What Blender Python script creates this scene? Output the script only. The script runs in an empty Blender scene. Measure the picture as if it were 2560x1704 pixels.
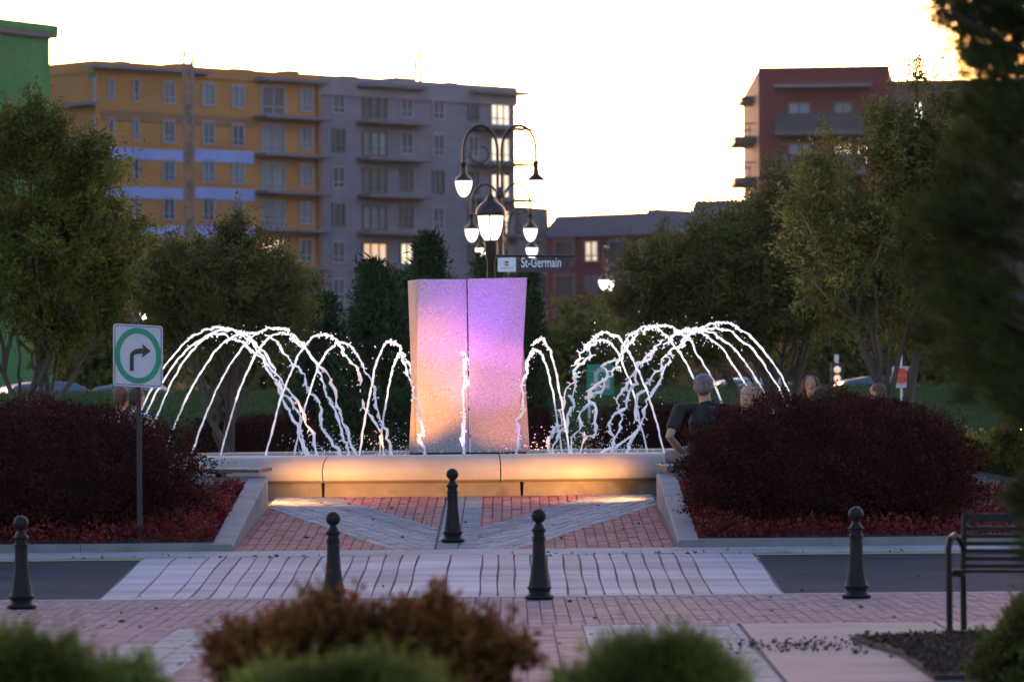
import bpy, math, random
import numpy as np
from mathutils import Vector, Matrix, noise

# ------------------------------------------------------------------ camera, sky, sun, exposure
SC = bpy.context.scene
COL = SC.collection
FPX, HZ, CAMZ, ROLL = 11500.0, 1064.0, 1.40, math.radians(0.5)
SUN_EL, SUN_AZ = 3.0, 0.0
SKY_STRENGTH, EXPOSURE = 0.15, 3.1
HAZE = 0.00006

cam_d = bpy.data.cameras.new('camera')
cam = bpy.data.objects.new('camera', cam_d)
COL.objects.link(cam)
RIGHT = Vector((math.cos(ROLL), 0, -math.sin(ROLL)))
UP = Vector((math.sin(ROLL), 0, math.cos(ROLL)))
FWD = Vector((0, 1, 0))
CAM = Vector((0, 0, CAMZ))
m = Matrix((RIGHT, UP, -FWD)).transposed().to_4x4()
m.translation = CAM
cam.matrix_world = m
cam_d.sensor_width = 36.0
cam_d.lens = 36.0 * FPX / 2560.0
cam_d.shift_y = (HZ - 852.0) / 2560.0
cam_d.clip_start, cam_d.clip_end = 0.5, 6000
cam_d.dof.use_dof = True
cam_d.dof.focus_distance = 50.0
cam_d.dof.aperture_fstop = 3.9
SC.camera = cam

w = bpy.data.worlds.new('World')
SC.world = w
w.use_nodes = True
nt = w.node_tree
nt.nodes.clear()
sky = nt.nodes.new('ShaderNodeTexSky')
sky.sky_type = 'NISHITA'
sky.sun_disc = False
sky.sun_elevation = math.radians(SUN_EL)
sky.sun_rotation = math.radians(SUN_AZ)
sky.air_density, sky.dust_density, sky.ozone_density = 1.0, 1.5, 2.1
bg = nt.nodes.new('ShaderNodeBackground')
bg.inputs['Strength'].default_value = SKY_STRENGTH
wo = nt.nodes.new('ShaderNodeOutputWorld')
wb = nt.nodes.new('ShaderNodeMixRGB')      # one even white balance for the whole sky
wb.blend_type = 'MULTIPLY'
wb.inputs[0].default_value = 1
wb.inputs[2].default_value = (1.12, .93, 1.06, 1)
nt.links.new(sky.outputs[0], wb.inputs[1])
nt.links.new(wb.outputs[0], bg.inputs[0])
nt.links.new(bg.outputs[0], wo.inputs[0])

sun_d = bpy.data.lights.new('sun', 'SUN')
sun_d.energy, sun_d.angle, sun_d.color = 0.3, math.radians(4), (1, .72, .48)
sun = bpy.data.objects.new('sun', sun_d)
COL.objects.link(sun)
sd = Vector((math.sin(math.radians(SUN_AZ)) * math.cos(math.radians(SUN_EL)),
             math.cos(math.radians(SUN_AZ)) * math.cos(math.radians(SUN_EL)), math.sin(math.radians(SUN_EL))))
sun.rotation_euler = sd.to_track_quat('Z', 'Y').to_euler()
sun.location = (0, 60, 60)

vs = SC.view_settings
vs.view_transform = 'Standard'
vs.look = 'None'
vs.gamma = 1.0
vs.use_curve_mapping = False
vs.exposure = EXPOSURE
SC.cycles.max_bounces = 6
SC.cycles.diffuse_bounces = 3
SC.cycles.transparent_max_bounces = 8
SC.cycles.use_denoising = True
SC.cycles.sample_clamp_indirect = 4.0

# ------------------------------------------------------------------ helpers
K = 2560 / 2356.0


def at(dx, dy, Y):
    """photo position (in the 2356 px wide view) and a depth in metres -> world point"""
    px, py = dx * K, dy * K
    return CAM + Y * (RIGHT * ((px - 1280) / FPX) + UP * ((HZ - py) / FPX) + FWD)


def wx(dx, Y):
    return at(dx, HZ / K, Y).x


def mpp(Y):
    return K * Y / FPX       # metres per view pixel at depth Y


GP = [(-200, 0), (30, 0), (36.1, .022), (36.9, .0235), (37.4, .026), (38.0, .05), (41.2, .203), (41.8, .222), (42.4, .261),
      (43.3, .297), (50, .626), (62, .66), (75, 1.2), (85, 1.7), (96, 2.2), (100, 2.2), (106, 1.3), (112, 1.1), (126, 1.1), (150, 1.8), (400, 3.2), (6000, 3.2)]


def G(Y):
    return float(np.interp(Y, [p[0] for p in GP], [p[1] for p in GP]))


def tagit(o, label=None, cat=None, group=None, kind=None):
    if label: o['label'] = label
    if cat: o['category'] = cat
    if group: o['group'] = group
    if kind: o['kind'] = kind
    return o


def thing(name, loc, label, cat, group=None):
    o = bpy.data.objects.new(name, None)
    o.empty_display_size = .1
    o.location = loc
    COL.objects.link(o)
    return tagit(o, label, cat, group)


def baseloc(o):
    v = Vector((0, 0, 0))
    while o is not None:
        v += o.location
        o = o.parent
    return v


def link(name, me, mat, parent=None):
    o = bpy.data.objects.new(name, me)
    COL.objects.link(o)
    if mat is not None and len(me.materials) == 0:
        me.materials.append(mat)
    if parent is not None:
        o.parent = parent
    return o


class MB:
    def __init__(s):
        s.v, s.f = [], []

    def add(s, vs, fs):
        n = len(s.v)
        s.v += [tuple(v) for v in vs]
        s.f += [tuple(i + n for i in f) for f in fs]
        return s

    def hexa(s, p):  # 8 points: bottom ring 0-3, top ring 4-7
        return s.add(p, [(3, 2, 1, 0), (4, 5, 6, 7), (0, 1, 5, 4), (1, 2, 6, 5), (2, 3, 7, 6), (3, 0, 4, 7)])

    def box(s, x0, x1, y0, y1, z0, z1):
        return s.hexa([(x0, y0, z0), (x1, y0, z0), (x1, y1, z0), (x0, y1, z0), (x0, y0, z1), (x1, y0, z1), (x1, y1, z1), (x0, y1, z1)])

    def obox(s, c, ax, ay, az, bev=0.0):
        """oriented box: centre and half-axis vectors"""
        c = Vector(c)
        pts = [c + ax * i + ay * j + az * k for k in (-1, 1) for i, j in ((-1, -1), (1, -1), (1, 1), (-1, 1))]
        return s.hexa(pts)

    def prism(s, poly, z0, z1):
        n = len(poly)
        zf0 = z0 if callable(z0) else (lambda x, y: z0)
        zf1 = z1 if callable(z1) else (lambda x, y: z1)
        vs = [(x, y, zf0(x, y)) for x, y in poly] + [(x, y, zf1(x, y)) for x, y in poly]
        return s.add(vs, [tuple(range(n))[::-1], tuple(range(n, 2 * n))] + [(i, (i + 1) % n, n + (i + 1) % n, n + i) for i in range(n)])

    def tube(s, pts, rad, seg=6, cap=True, flat=1.0):
        pts = [Vector(p) for p in pts]
        if not hasattr(rad, '__len__'):
            rad = [rad] * len(pts)
        n = len(pts)
        t0 = (pts[1] - pts[0]).normalized()
        a = t0.orthogonal().normalized()
        vs = []
        for i, p in enumerate(pts):
            t = (pts[min(i + 1, n - 1)] - pts[max(i - 1, 0)])
            t = t.normalized() if t.length > 1e-9 else t0
            a = a - t * a.dot(t)
            a = a.normalized() if a.length > 1e-6 else t.orthogonal().normalized()
            b = t.cross(a)
            for k in range(seg):
                q = 2 * math.pi * k / seg
                vs.append(p + a * (rad[i] * math.cos(q)) + b * (rad[i] * flat * math.sin(q)))
        fs = [(i * seg + k, i * seg + (k + 1) % seg, (i + 1) * seg + (k + 1) % seg, (i + 1) * seg + k) for i in range(n - 1) for k in range(seg)]
        if cap:
            fs += [tuple(range(seg))[::-1], tuple(range((n - 1) * seg, n * seg))]
        return s.add(vs, fs)

    def lathe(s, prof, c, seg=24, flute=None):
        c = Vector(c)
        vs = []
        for (z, r) in prof:
            for k in range(seg):
                q = 2 * math.pi * k / seg
                rr = r
                if flute and flute[0] < z < flute[1]:
                    rr = r * (1 - .05 * (0.5 + .5 * math.cos(flute[2] * q)))
                vs.append(c + Vector((rr * math.cos(q), rr * math.sin(q), z)))
        n = len(prof)
        fs = [(i * seg + k, i * seg + (k + 1) % seg, (i + 1) * seg + (k + 1) % seg, (i + 1) * seg + k) for i in range(n - 1) for k in range(seg)]
        fs += [tuple(range(seg))[::-1], tuple(range((n - 1) * seg, n * seg))]
        return s.add(vs, fs)

    def ball(s, c, r, seg=12, rings=8, rot=None):
        c = Vector(c)
        if not hasattr(r, '__len__'):
            r = (r, r, r)
        vs, fs = [], []
        for i in range(rings + 1):
            th = math.pi * i / rings
            for k in range(seg):
                q = 2 * math.pi * k / seg
                v = Vector((r[0] * math.sin(th) * math.cos(q), r[1] * math.sin(th) * math.sin(q), r[2] * math.cos(th)))
                if rot: v = rot @ v
                vs.append(c + v)
        for i in range(rings):
            for k in range(seg):
                fs.append((i * seg + k, (i + 1) * seg + k, (i + 1) * seg + (k + 1) % seg, i * seg + (k + 1) % seg))
        return s.add(vs, fs)

    def build(s, name, mat, parent=None, smooth=False, world=True, bevel=0):
        me = bpy.data.meshes.new(name)
        off = baseloc(parent) if (parent is not None and world) else Vector((0, 0, 0))
        me.from_pydata([(v[0] - off.x, v[1] - off.y, v[2] - off.z) for v in s.v], [], s.f)
        if smooth:
            me.shade_smooth()
            try:
                me.set_sharp_from_angle(angle=math.radians(40))
            except Exception:
                pass
        o = link(name, me, mat, parent)
        if bevel:
            b = o.modifiers.new('bevel', 'BEVEL')
            b.width, b.segments, b.limit_method = bevel, 2, 'ANGLE'
        return o


def solo(o, loc):
    """move a one-mesh thing's origin to loc"""
    loc = Vector(loc)
    o.data.transform(Matrix.Translation(-loc))
    o.location = loc
    return o


def copy_tree(o, parent=None):
    c = o.copy()
    COL.objects.link(c)
    c.parent = parent
    for ch in list(o.children):
        copy_tree(ch, c)
    return c


# ------------------------------------------------------------------ materials
MATS = {}


def mat(name, c1, c2=None, rough=.7, scale=4.0, bump=0.0, bscale=None, metal=0.0, spec=.4, detail=6, stretch=(1, 1, 1), wear=None):
    if name in MATS: return MATS[name]
    M = bpy.data.materials.new(name)
    M.use_nodes = True
    N, L = M.node_tree.nodes, M.node_tree.links
    P = N['Principled BSDF']
    P.inputs['Roughness'].default_value = rough
    P.inputs['Metallic'].default_value = metal
    P.inputs['Specular IOR Level'].default_value = spec
    tc = N.new('ShaderNodeTexCoord')
    mp = N.new('ShaderNodeMapping')
    mp.inputs['Scale'].default_value = stretch
    L.new(tc.outputs['Object'], mp.inputs[0])
    c2 = c2 or tuple(x * .75 for x in c1)
    nz = N.new('ShaderNodeTexNoise')
    nz.inputs['Scale'].default_value = scale
    nz.inputs['Detail'].default_value = detail
    L.new(mp.outputs[0], nz.inputs['Vector'])
    rp = N.new('ShaderNodeValToRGB')
    rp.color_ramp.elements[0].position = .32
    rp.color_ramp.elements[1].position = .68
    rp.color_ramp.elements[0].color = (*c2, 1)
    rp.color_ramp.elements[1].color = (*c1, 1)
    L.new(nz.outputs[0], rp.inputs[0])
    out = rp.outputs[0]
    if wear:   # (colour, scale, threshold, amount): stains with a shape of their own
        n2 = N.new('ShaderNodeTexNoise')
        n2.inputs['Scale'].default_value = wear[1]
        n2.inputs['Detail'].default_value = 8
        L.new(tc.outputs['Object'], n2.inputs['Vector'])
        r2 = N.new('ShaderNodeValToRGB')
        r2.color_ramp.elements[0].position = wear[2]
        r2.color_ramp.elements[1].position = min(1, wear[2] + .12)
        r2.color_ramp.elements[0].color = (0, 0, 0, 1)
        r2.color_ramp.elements[1].color = (wear[3],) * 3 + (1,)
        L.new(n2.outputs[0], r2.inputs[0])
        mx = N.new('ShaderNodeMixRGB')
        mx.inputs[2].default_value = (*wear[0], 1)
        L.new(r2.outputs[0], mx.inputs[0])
        L.new(out, mx.inputs[1])
        out = mx.outputs[0]
    L.new(out, P.inputs['Base Color'])
    if bump:
        nb = N.new('ShaderNodeTexNoise')
        nb.inputs['Scale'].default_value = bscale or scale * 8
        nb.inputs['Detail'].default_value = 4
        L.new(mp.outputs[0], nb.inputs['Vector'])
        bp = N.new('ShaderNodeBump')
        bp.inputs['Strength'].default_value = bump
        bp.inputs['Distance'].default_value = .02
        L.new(nb.outputs[0], bp.inputs['Height'])
        L.new(bp.outputs[0], P.inputs['Normal'])
    MATS[name] = M
    return M


def island_mat(name, cols, rough=.75, transl=0.0, bump=0.0, spec=.05):
    """colour varies from leaf to leaf / piece to piece (random per mesh island and per object)"""
    if name in MATS: return MATS[name]
    M = bpy.data.materials.new(name)
    M.use_nodes = True
    N, L = M.node_tree.nodes, M.node_tree.links
    P = N['Principled BSDF']
    P.inputs['Roughness'].default_value = rough
    P.inputs['Specular IOR Level'].default_value = spec
    ge = N.new('ShaderNodeNewGeometry')
    oi = N.new('ShaderNodeObjectInfo')
    ad = N.new('ShaderNodeMath'); ad.operation = 'ADD'
    fr = N.new('ShaderNodeMath'); fr.operation = 'FRACT'
    L.new(ge.outputs['Random Per Island'], ad.inputs[0])
    L.new(oi.outputs['Random'], ad.inputs[1])
    L.new(ad.outputs[0], fr.inputs[0])
    rp = N.new('ShaderNodeValToRGB')
    els = rp.color_ramp.elements
    while len(els) < len(cols): els.new(.5)
    for i, c in enumerate(cols):
        els[i].position = i / max(1, len(cols) - 1)
        els[i].color = (*c, 1)
    L.new(fr.outputs[0], rp.inputs[0])
    tc = N.new('ShaderNodeTexCoord')
    nz = N.new('ShaderNodeTexNoise')
    nz.inputs['Scale'].default_value = 2.2 if transl else 30
    nz.inputs['Detail'].default_value = 5
    L.new(tc.outputs['Object'], nz.inputs['Vector'])
    r2 = N.new('ShaderNodeValToRGB')
    r2.color_ramp.elements[0].position, r2.color_ramp.elements[1].position = .3, .7
    lo_, hi_ = (.42, 1.5) if transl else (.62, 1.25)
    r2.color_ramp.elements[0].color = (lo_, lo_, lo_, 1)
    r2.color_ramp.elements[1].color = (hi_, hi_, hi_, 1)
    L.new(nz.outputs[0], r2.inputs[0])
    mx = N.new('ShaderNodeMixRGB'); mx.blend_type = 'MULTIPLY'; mx.inputs[0].default_value = 1
    L.new(rp.outputs[0], mx.inputs[1]); L.new(r2.outputs[0], mx.inputs[2])
    L.new(mx.outputs[0], P.inputs['Base Color'])
    if bump:
        bp = N.new('ShaderNodeBump'); bp.inputs['Strength'].default_value = bump; bp.inputs['Distance'].default_value = .01
        nb = N.new('ShaderNodeTexNoise'); nb.inputs['Scale'].default_value = 90
        L.new(tc.outputs['Object'], nb.inputs['Vector']); L.new(nb.outputs[0], bp.inputs['Height']); L.new(bp.outputs[0], P.inputs['Normal'])
    if transl:
        T = N.new('ShaderNodeBsdfTranslucent')
        L.new(mx.outputs[0], T.inputs[0])
        ms = N.new('ShaderNodeMixShader')
        ms.inputs[0].default_value = transl
        L.new(P.outputs[0], ms.inputs[1]); L.new(T.outputs[0], ms.inputs[2])
        L.new(ms.outputs[0], N['Material Output'].inputs[0])
    MATS[name] = M
    return M


def emis(name, col, strength):
    if name in MATS: return MATS[name]
    M = bpy.data.materials.new(name)
    M.use_nodes = True
    N, L = M.node_tree.nodes, M.node_tree.links
    P = N['Principled BSDF']
    P.inputs['Base Color'].default_value = (.7, .68, .62, 1)
    P.inputs['Emission Color'].default_value = (*col, 1)
    P.inputs['Emission Strength'].default_value = strength
    nz = N.new('ShaderNodeTexNoise'); nz.inputs['Scale'].default_value = .8
    tc = N.new('ShaderNodeTexCoord'); L.new(tc.outputs['Object'], nz.inputs['Vector'])
    mr = N.new('ShaderNodeMapRange'); mr.inputs[1].default_value = .3; mr.inputs[2].default_value = .7
    mr.inputs[3].default_value = strength * .55; mr.inputs[4].default_value = strength * 1.2
    L.new(nz.outputs[0], mr.inputs[0]); L.new(mr.outputs[0], P.inputs['Emission Strength'])
    MATS[name] = M
    return M


EX = 2 ** EXPOSURE
concrete = mat('concrete', (.155, .155, .17), (.11, .11, .122), .85, 3, .35, 60, wear=((.06, .058, .06), 1.1, .56, .5))
concrete_light = mat('concrete_light', (.26, .23, .235), (.19, .17, .175), .85, 2.5, .3, 50, wear=((.11, .10, .10), .9, .57, .5))
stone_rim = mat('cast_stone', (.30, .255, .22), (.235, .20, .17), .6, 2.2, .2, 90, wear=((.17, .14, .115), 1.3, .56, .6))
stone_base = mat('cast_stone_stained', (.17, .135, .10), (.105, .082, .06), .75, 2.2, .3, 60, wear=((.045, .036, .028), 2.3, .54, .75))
asphalt = mat('asphalt', (.044, .046, .055), (.032, .033, .041), .95, 1.2, .5, 180, spec=.05, wear=((.06, .062, .07), .5, .55, .5))
soil = mat('soil', (.035, .024, .018), (.018, .012, .009), .95, 9, .8, 60)
lawn_base = mat('lawn', (.034, .056, .020), (.022, .038, .014), 1, 2, .8, 40, spec=0)
joint = mat('joint_sand', (.075, .068, .066), (.05, .045, .045), .95, 12, .3)
iron = mat('black_cast_iron', (.010, .009, .010), (.006, .0055, .006), .55, 9, .25, 60, spec=.16)
iron_post = mat('black_painted_steel', (.008, .007, .007), (.006, .005, .005), .5, 6, .1, 40, spec=.12)
white_paint = mat('white_sign_sheeting', (.40, .38, .42), (.34, .325, .36), .5, 6)
green_paint = mat('green_sign_paint', (.005, .19, .105), (.004, .155, .085), .5, 5)
black_paint = mat('black_sign_paint', (.012, .011, .011), (.009, .008, .008), .5, 5)
slab_m = mat('balcony_slab', (.13, .11, .13), (.10, .085, .10), .8, 1)
alu = mat('aluminium', (.45, .45, .47), (.36, .36, .38), .45, 8, metal=.8)
red_brick = island_mat('red_paver', [(.28, .115, .10), (.22, .09, .085), (.31, .15, .135), (.25, .12, .11)], .85, bump=.4)
grey_paver = island_mat('grey_paver', [(.19, .19, .21), (.155, .155, .17), (.22, .22, .235)], .85, bump=.4)
pale_paver = island_mat('pale_grey_paver', [(.27, .25, .25), (.22, .205, .21), (.31, .29, .285)], .85, bump=.4)
pink_paver = island_mat('pink_paver', [(.24, .15, .155), (.20, .125, .132), (.265, .175, .18), (.225, .155, .16)], .85, bump=.4)
bark = mat('bark', (.085, .062, .046), (.04, .028, .022), .9, 7, .8, 40, stretch=(1, 1, .3))
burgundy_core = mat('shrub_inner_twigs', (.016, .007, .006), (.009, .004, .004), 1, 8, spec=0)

F_green = island_mat('leaf_green', [(.056, .070, .014), (.074, .090, .018), (.098, .114, .023), (.068, .070, .019)], .55, .35)
F_olive = island_mat('leaf_olive', [(.076, .080, .022), (.096, .100, .027), (.122, .124, .034), (.088, .080, .027)], .55, .35)
F_con = island_mat('needle_dark_green', [(.016, .036, .014), (.028, .055, .020), (.045, .078, .026)], .6, .15)
F_pine = island_mat('needle_pine', [(.018, .030, .009), (.032, .046, .013), (.060, .070, .018), (.042, .034, .013)], .6, .2)
F_burg = island_mat('leaf_burgundy', [(.032, .0085, .0075), (.046, .012, .010), (.022, .0065, .006), (.062, .017, .013)], .7, .15, spec=.02)
F_red = island_mat('leaf_red', [(.13, .012, .016), (.08, .008, .010), (.19, .035, .03), (.05, .007, .008)], .5, .2)
F_bronze = island_mat('leaf_bronze', [(.15, .045, .015), (.21, .085, .022), (.09, .028, .012), (.17, .11, .025)], .55, .3)
F_lime = island_mat('leaf_fresh_green', [(.105, .135, .028), (.155, .185, .04), (.07, .09, .02), (.20, .21, .05)], .55, .35)
F_gold = island_mat('leaf_golden', [(.13, .12, .02), (.18, .16, .03), (.09, .10, .02)], .55, .35)
F_grass = island_mat('grass_blade', [(.028, .050, .016), (.042, .068, .022), (.033, .052, .019)], .7, .2)


# ------------------------------------------------------------------ foliage
def np_mesh(name, verts, quads, matl, parent=None, world=True, smooth=False):
    if parent is not None and world:
        b = baseloc(parent)
        verts = verts - np.array([b.x, b.y, b.z])
    me = bpy.data.meshes.new(name)
    n = len(quads)
    me.vertices.add(len(verts))
    me.vertices.foreach_set('co', np.ascontiguousarray(verts, dtype=np.float32).ravel())
    me.loops.add(n * 4)
    me.loops.foreach_set('vertex_index', np.ascontiguousarray(quads, dtype=np.int32).ravel())
    me.polygons.add(n)
    me.polygons.foreach_set('loop_start', np.arange(0, 4 * n, 4, dtype=np.int32))
    me.update(calc_edges=True)
    return link(name, me, matl, parent)


def leaf_verts(rng, pos, dirs, L, W, fold=.25):
    n = len(pos)
    dirs = dirs / (np.linalg.norm(dirs, axis=1, keepdims=True) + 1e-9)
    rnd = rng.normal(size=(n, 3))
    side = np.cross(dirs, rnd)
    side /= (np.linalg.norm(side, axis=1, keepdims=True) + 1e-9)
    up = np.cross(side, dirs)
    L = (L * rng.uniform(.45, 1.45, n))[:, None]
    W = (W * rng.uniform(.7, 1.2, n))[:, None]
    v = np.empty((n, 4, 3))
    v[:, 0] = pos
    v[:, 1] = pos + dirs * L * .45 + side * W * .5 + up * W * fold
    v[:, 2] = pos + dirs * L
    v[:, 3] = pos + dirs * L * .45 - side * W * .5 + up * W * fold
    return v.reshape(-1, 3)


def leaves(name, rng, pos, dirs, L, W, matl, parent=None):
    v = leaf_verts(rng, pos, dirs, L, W)
    q = np.arange(len(v)).reshape(-1, 4)
    return np_mesh(name, v, q, matl, parent)


def tree(name, label, Y, ells, base, matl, seed, nclump, nleaf, sig, L, W, group=None, stems=3, depth=.75, droop=.3, cat='tree', limb_r=.05, nlimb=16, zb=None):
    """ells: crown lobes (x, y, rx, ry) in view pixels at depth Y; base: x of the foot in view pixels"""
    rng = np.random.default_rng(seed)
    s = mpp(Y)
    bp = Vector((wx(base, Y), Y, (G(Y) if zb is None else zb)))
    root = thing(name, bp, label, cat, group)
    E = []
    for (cx, cy, rx, ry) in ells:
        c = at(cx, cy, Y)
        E.append((c.x, Y + rng.uniform(-.25, .25) * rx * s, c.z, rx * s, rx * s * depth, ry * s))
    wts = np.array([e[3] * e[5] for e in E]); wts /= wts.sum()
    idx = rng.choice(len(E), nclump, p=wts)
    d = rng.normal(size=(nclump, 3)); d /= np.linalg.norm(d, axis=1, keepdims=True)
    r = rng.uniform(0.12, 1, nclump) ** (1 / 2.4)
    Ea = np.array(E)[idx]
    C = Ea[:, :3] + d * r[:, None] * Ea[:, 3:] * rng.uniform(.86, 1.12, nclump)[:, None]
    # leaves: sprays round each clump centre, elongated along an outward twig
    per = rng.poisson(nleaf, nclump)
    ci = np.repeat(np.arange(nclump), per)
    ax = d[ci] * .8 + rng.normal(size=(len(ci), 3)) * .25 + np.array([0, 0, .15])
    ax /= np.linalg.norm(ax, axis=1, keepdims=True)
    t = rng.normal(size=len(ci))
    ssz = sig * rng.uniform(.55, 1.35, nclump)[ci]
    pos = C[ci] + rng.normal(size=(len(ci), 3)) * ssz[:, None] * np.array([.8, .8, .6]) + ax * (t * ssz * .9)[:, None]
    dr = ax * .6 + rng.normal(size=(len(ci), 3)) * .7 + np.array([0, 0, -droop])
    nsg = int(nclump * .9)
    si = rng.choice(nclump, nsg, p=(r ** 4) / (r ** 4).sum())
    sdir = d[si] * .7 + rng.normal(size=(nsg, 3)) * .35 + np.array([0, 0, .55])
    sdir /= np.linalg.norm(sdir, axis=1, keepdims=True)
    sl = rng.uniform(1.2, 4.2, nsg) * sig
    gi = np.repeat(np.arange(nsg), 26)
    q = rng.uniform(.1, 1, len(gi))
    sp = C[si][gi] + sdir[gi] * (q * sl[gi])[:, None] + np.array([0, 0, -.25]) * ((q ** 2) * sl[gi])[:, None] * droop * 2 + rng.normal(size=(len(gi), 3)) * sig * .18
    pos = np.concatenate([pos, sp])
    dr = np.concatenate([dr, sdir[gi] * .7 + rng.normal(size=(len(gi), 3)) * .6 + np.array([0, 0, -droop])])
    leaves('crown', rng, pos, dr, L, W, matl, root)
    # limbs
    mb = MB()
    zs = C[:, 2]
    order = [int(rng.integers(nclump))]
    dist = np.full(nclump, 1e9)
    for _ in range(nlimb - 1):
        dist = np.minimum(dist, np.linalg.norm(C - C[order[-1]], axis=1))
        order.append(int(np.argmax(dist)))
    feet = [bp + Vector((rng.uniform(-.12, .12) * stems * .5, rng.uniform(-.15, .15) * stems * .4, -.05)) for _ in range(stems)]
    mains = []
    for k, i in enumerate(order):
        f = feet[k % stems]
        T = Vector(C[i])
        if k >= stems:
            mm_ = mains[k % stems]
            f = mm_[int(rng.integers(2, 6))]
        h = T - f
        p1 = f + Vector((h.x * .18, h.y * .18, h.z * .45))
        pts = []
        for j in range(9):
            q = j / 8
            p = f * (1 - q) ** 2 + p1 * 2 * q * (1 - q) + T * q * q
            p += Vector(rng.normal(size=3)) * .035 * math.sin(math.pi * q)
            pts.append(p)
        rr = [limb_r * (1.0 if k < stems else .5) * (1 - .86 * j / 8) + .006 for j in range(9)]
        mb.tube(pts, rr, 6)
        mains.append(pts)
    pick = rng.choice(nclump, min(nclump, 60), replace=False)
    for i in pick:
        T = Vector(C[i])
        best = min((p for m_ in mains for p in m_[3:]), key=lambda p: (p - T).length + max(0, p.z - T.z) * .5)
        mid = (best + T) * .5 + Vector(rng.normal(size=3)) * .05
        mb.tube([best, mid, T], [.014, .009, .004], 4)
    mb.build('trunk', bark, root, True)
    return root


def shrub_points(rng, n, c, r, p=3.0, shell=.16, lump=.07, zmin=-1):
    """points on a lumpy super-ellipsoid"""
    d = rng.normal(size=(n * 2, 3)); d /= np.linalg.norm(d, axis=1, keepdims=True)
    d = d[d[:, 2] > zmin][:n]
    k = (np.abs(d) ** p).sum(axis=1) ** (-1 / p)
    k = k[:, None]
    ph = d * 6.0
    lum = 1 + .5 * lump * np.sin(d[:, 0] * 17 + 3 * np.sin(d[:, 2] * 9)) * np.sin(d[:, 2] * 15 + d[:, 1] * 11) + lump * (np.sin(ph[:, 0] * 1.3 + 1) * np.sin(ph[:, 1] * 1.7 + 2) + .6 * np.sin(ph[:, 2] * 2.3 + ph[:, 0] * 2.1))
    sh = 1 - np.abs(rng.normal(size=len(d))) * shell
    stray = rng.random(len(d)) < .10
    sh = np.where(stray, 1 + np.abs(rng.normal(size=len(d))) * .035, sh)
    return np.array(c) + d * k * np.array(r) * (lum * sh)[:, None], d


def shrub(name, label, c, r, matl, seed, n, L, W, cat='shrub', group=None, p=3.0, core=burgundy_core, shell=.14, lump=.05, spiky=.6, base_z=None):
    rng = np.random.default_rng(seed)
    bz = c[2] - r[2] if base_z is None else base_z
    root = thing(name, (c[0], c[1], bz), label, cat, group)
    pos, d = shrub_points(rng, n, c, r, p, shell, lump, -.75)
    dr = d + rng.normal(size=d.shape) * spiky + np.array([0, 0, .25])
    leaves('foliage', rng, pos, dr, L, W, matl, root)
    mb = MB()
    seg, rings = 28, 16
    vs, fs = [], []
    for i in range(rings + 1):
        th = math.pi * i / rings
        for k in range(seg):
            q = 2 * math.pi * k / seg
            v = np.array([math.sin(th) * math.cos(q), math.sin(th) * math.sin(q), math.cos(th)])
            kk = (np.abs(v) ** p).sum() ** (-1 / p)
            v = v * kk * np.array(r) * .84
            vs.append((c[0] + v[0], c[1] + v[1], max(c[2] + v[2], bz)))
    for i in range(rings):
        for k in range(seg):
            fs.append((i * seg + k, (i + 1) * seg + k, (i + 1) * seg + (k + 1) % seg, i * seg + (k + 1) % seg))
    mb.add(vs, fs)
    for k in range(9):
        a = rng.uniform(0, 6.28)
        t = Vector((c[0] + math.cos(a) * r[0] * .7, c[1] + math.sin(a) * r[1] * .7, c[2] + r[2] * .5))
        f = Vector((c[0] + math.cos(a) * r[0] * .2, c[1] + math.sin(a) * r[1] * .2, bz - .02))
        mb.tube([f, (f + t) * .5 + Vector((0, 0, .05)), t], [.02, .014, .006], 5)
    mb.build('stems', core, root, True)
    return root


# ------------------------------------------------------------------ the setting: ground, road, plaza
XF, YF, RF = -0.53, 55.0, 5.0        # fountain centre and radius
ZF = G(50) + .0


def sheet(name, x0, x1, ys, matl, dz=0.0, nx=2, kind='structure', parent=None, zf=None):
    xs = np.linspace(x0, x1, nx)
    V = [(x, y, (zf(x, y) if zf else G(y)) + dz) for y in ys for x in xs]
    Fc = [(j * nx + i, j * nx + i + 1, (j + 1) * nx + i + 1, (j + 1) * nx + i) for j in range(len(ys) - 1) for i in range(nx - 1)]
    o = MB().add(V, Fc).build(name, matl, parent)
    if kind: o['kind'] = kind
    return o


gys = [-60, 0, 20] + [y for y, _ in GP if 25 < y < 500] + [700, 900]
sheet('ground', -800, 800, gys, lawn_base, -.03)
ROAD0, ROAD1 = 36.9, 41.8
road_ys = [ROAD0, 37.4, 38.0, 39, 40, 41.2, ROAD1]
sheet('road', -60, 60, road_ys, asphalt, -.006)
# near pavement bed and the far concrete gutter
sheet('pavement', -14, 14, [24.5, 27, 30, 33, 36.1, ROAD0], mat('pavement_joint', (.15, .12, .12), (.11, .09, .09), .95, 10, .3), -.008)
gut = MB()
n = 24
xs = np.linspace(-14, 14, n + 1)
for i in range(n):
    gut.prism([(xs[i] + .002, ROAD1), (xs[i + 1] - .002, ROAD1), (xs[i + 1] - .002, ROAD1 + .56), (xs[i] + .002, ROAD1 + .56)],
              lambda x, y: G(y) - .1, lambda x, y: G(y) + .012)
g_ = gut.build('gutter', concrete_light)
g_['kind'] = 'structure'
yl = mat('yellow_road_paint', (.45, .30, .06), (.25, .19, .07), .8, 14)
for a, b in ((wx(1640, 41.6), 9.0), (-9.0, wx(330, 41.6))):
    o = sheet('road_marking', a, b, [ROAD1 - .20, ROAD1 - .10], yl, .0)
    o['kind'] = 'structure'

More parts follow.
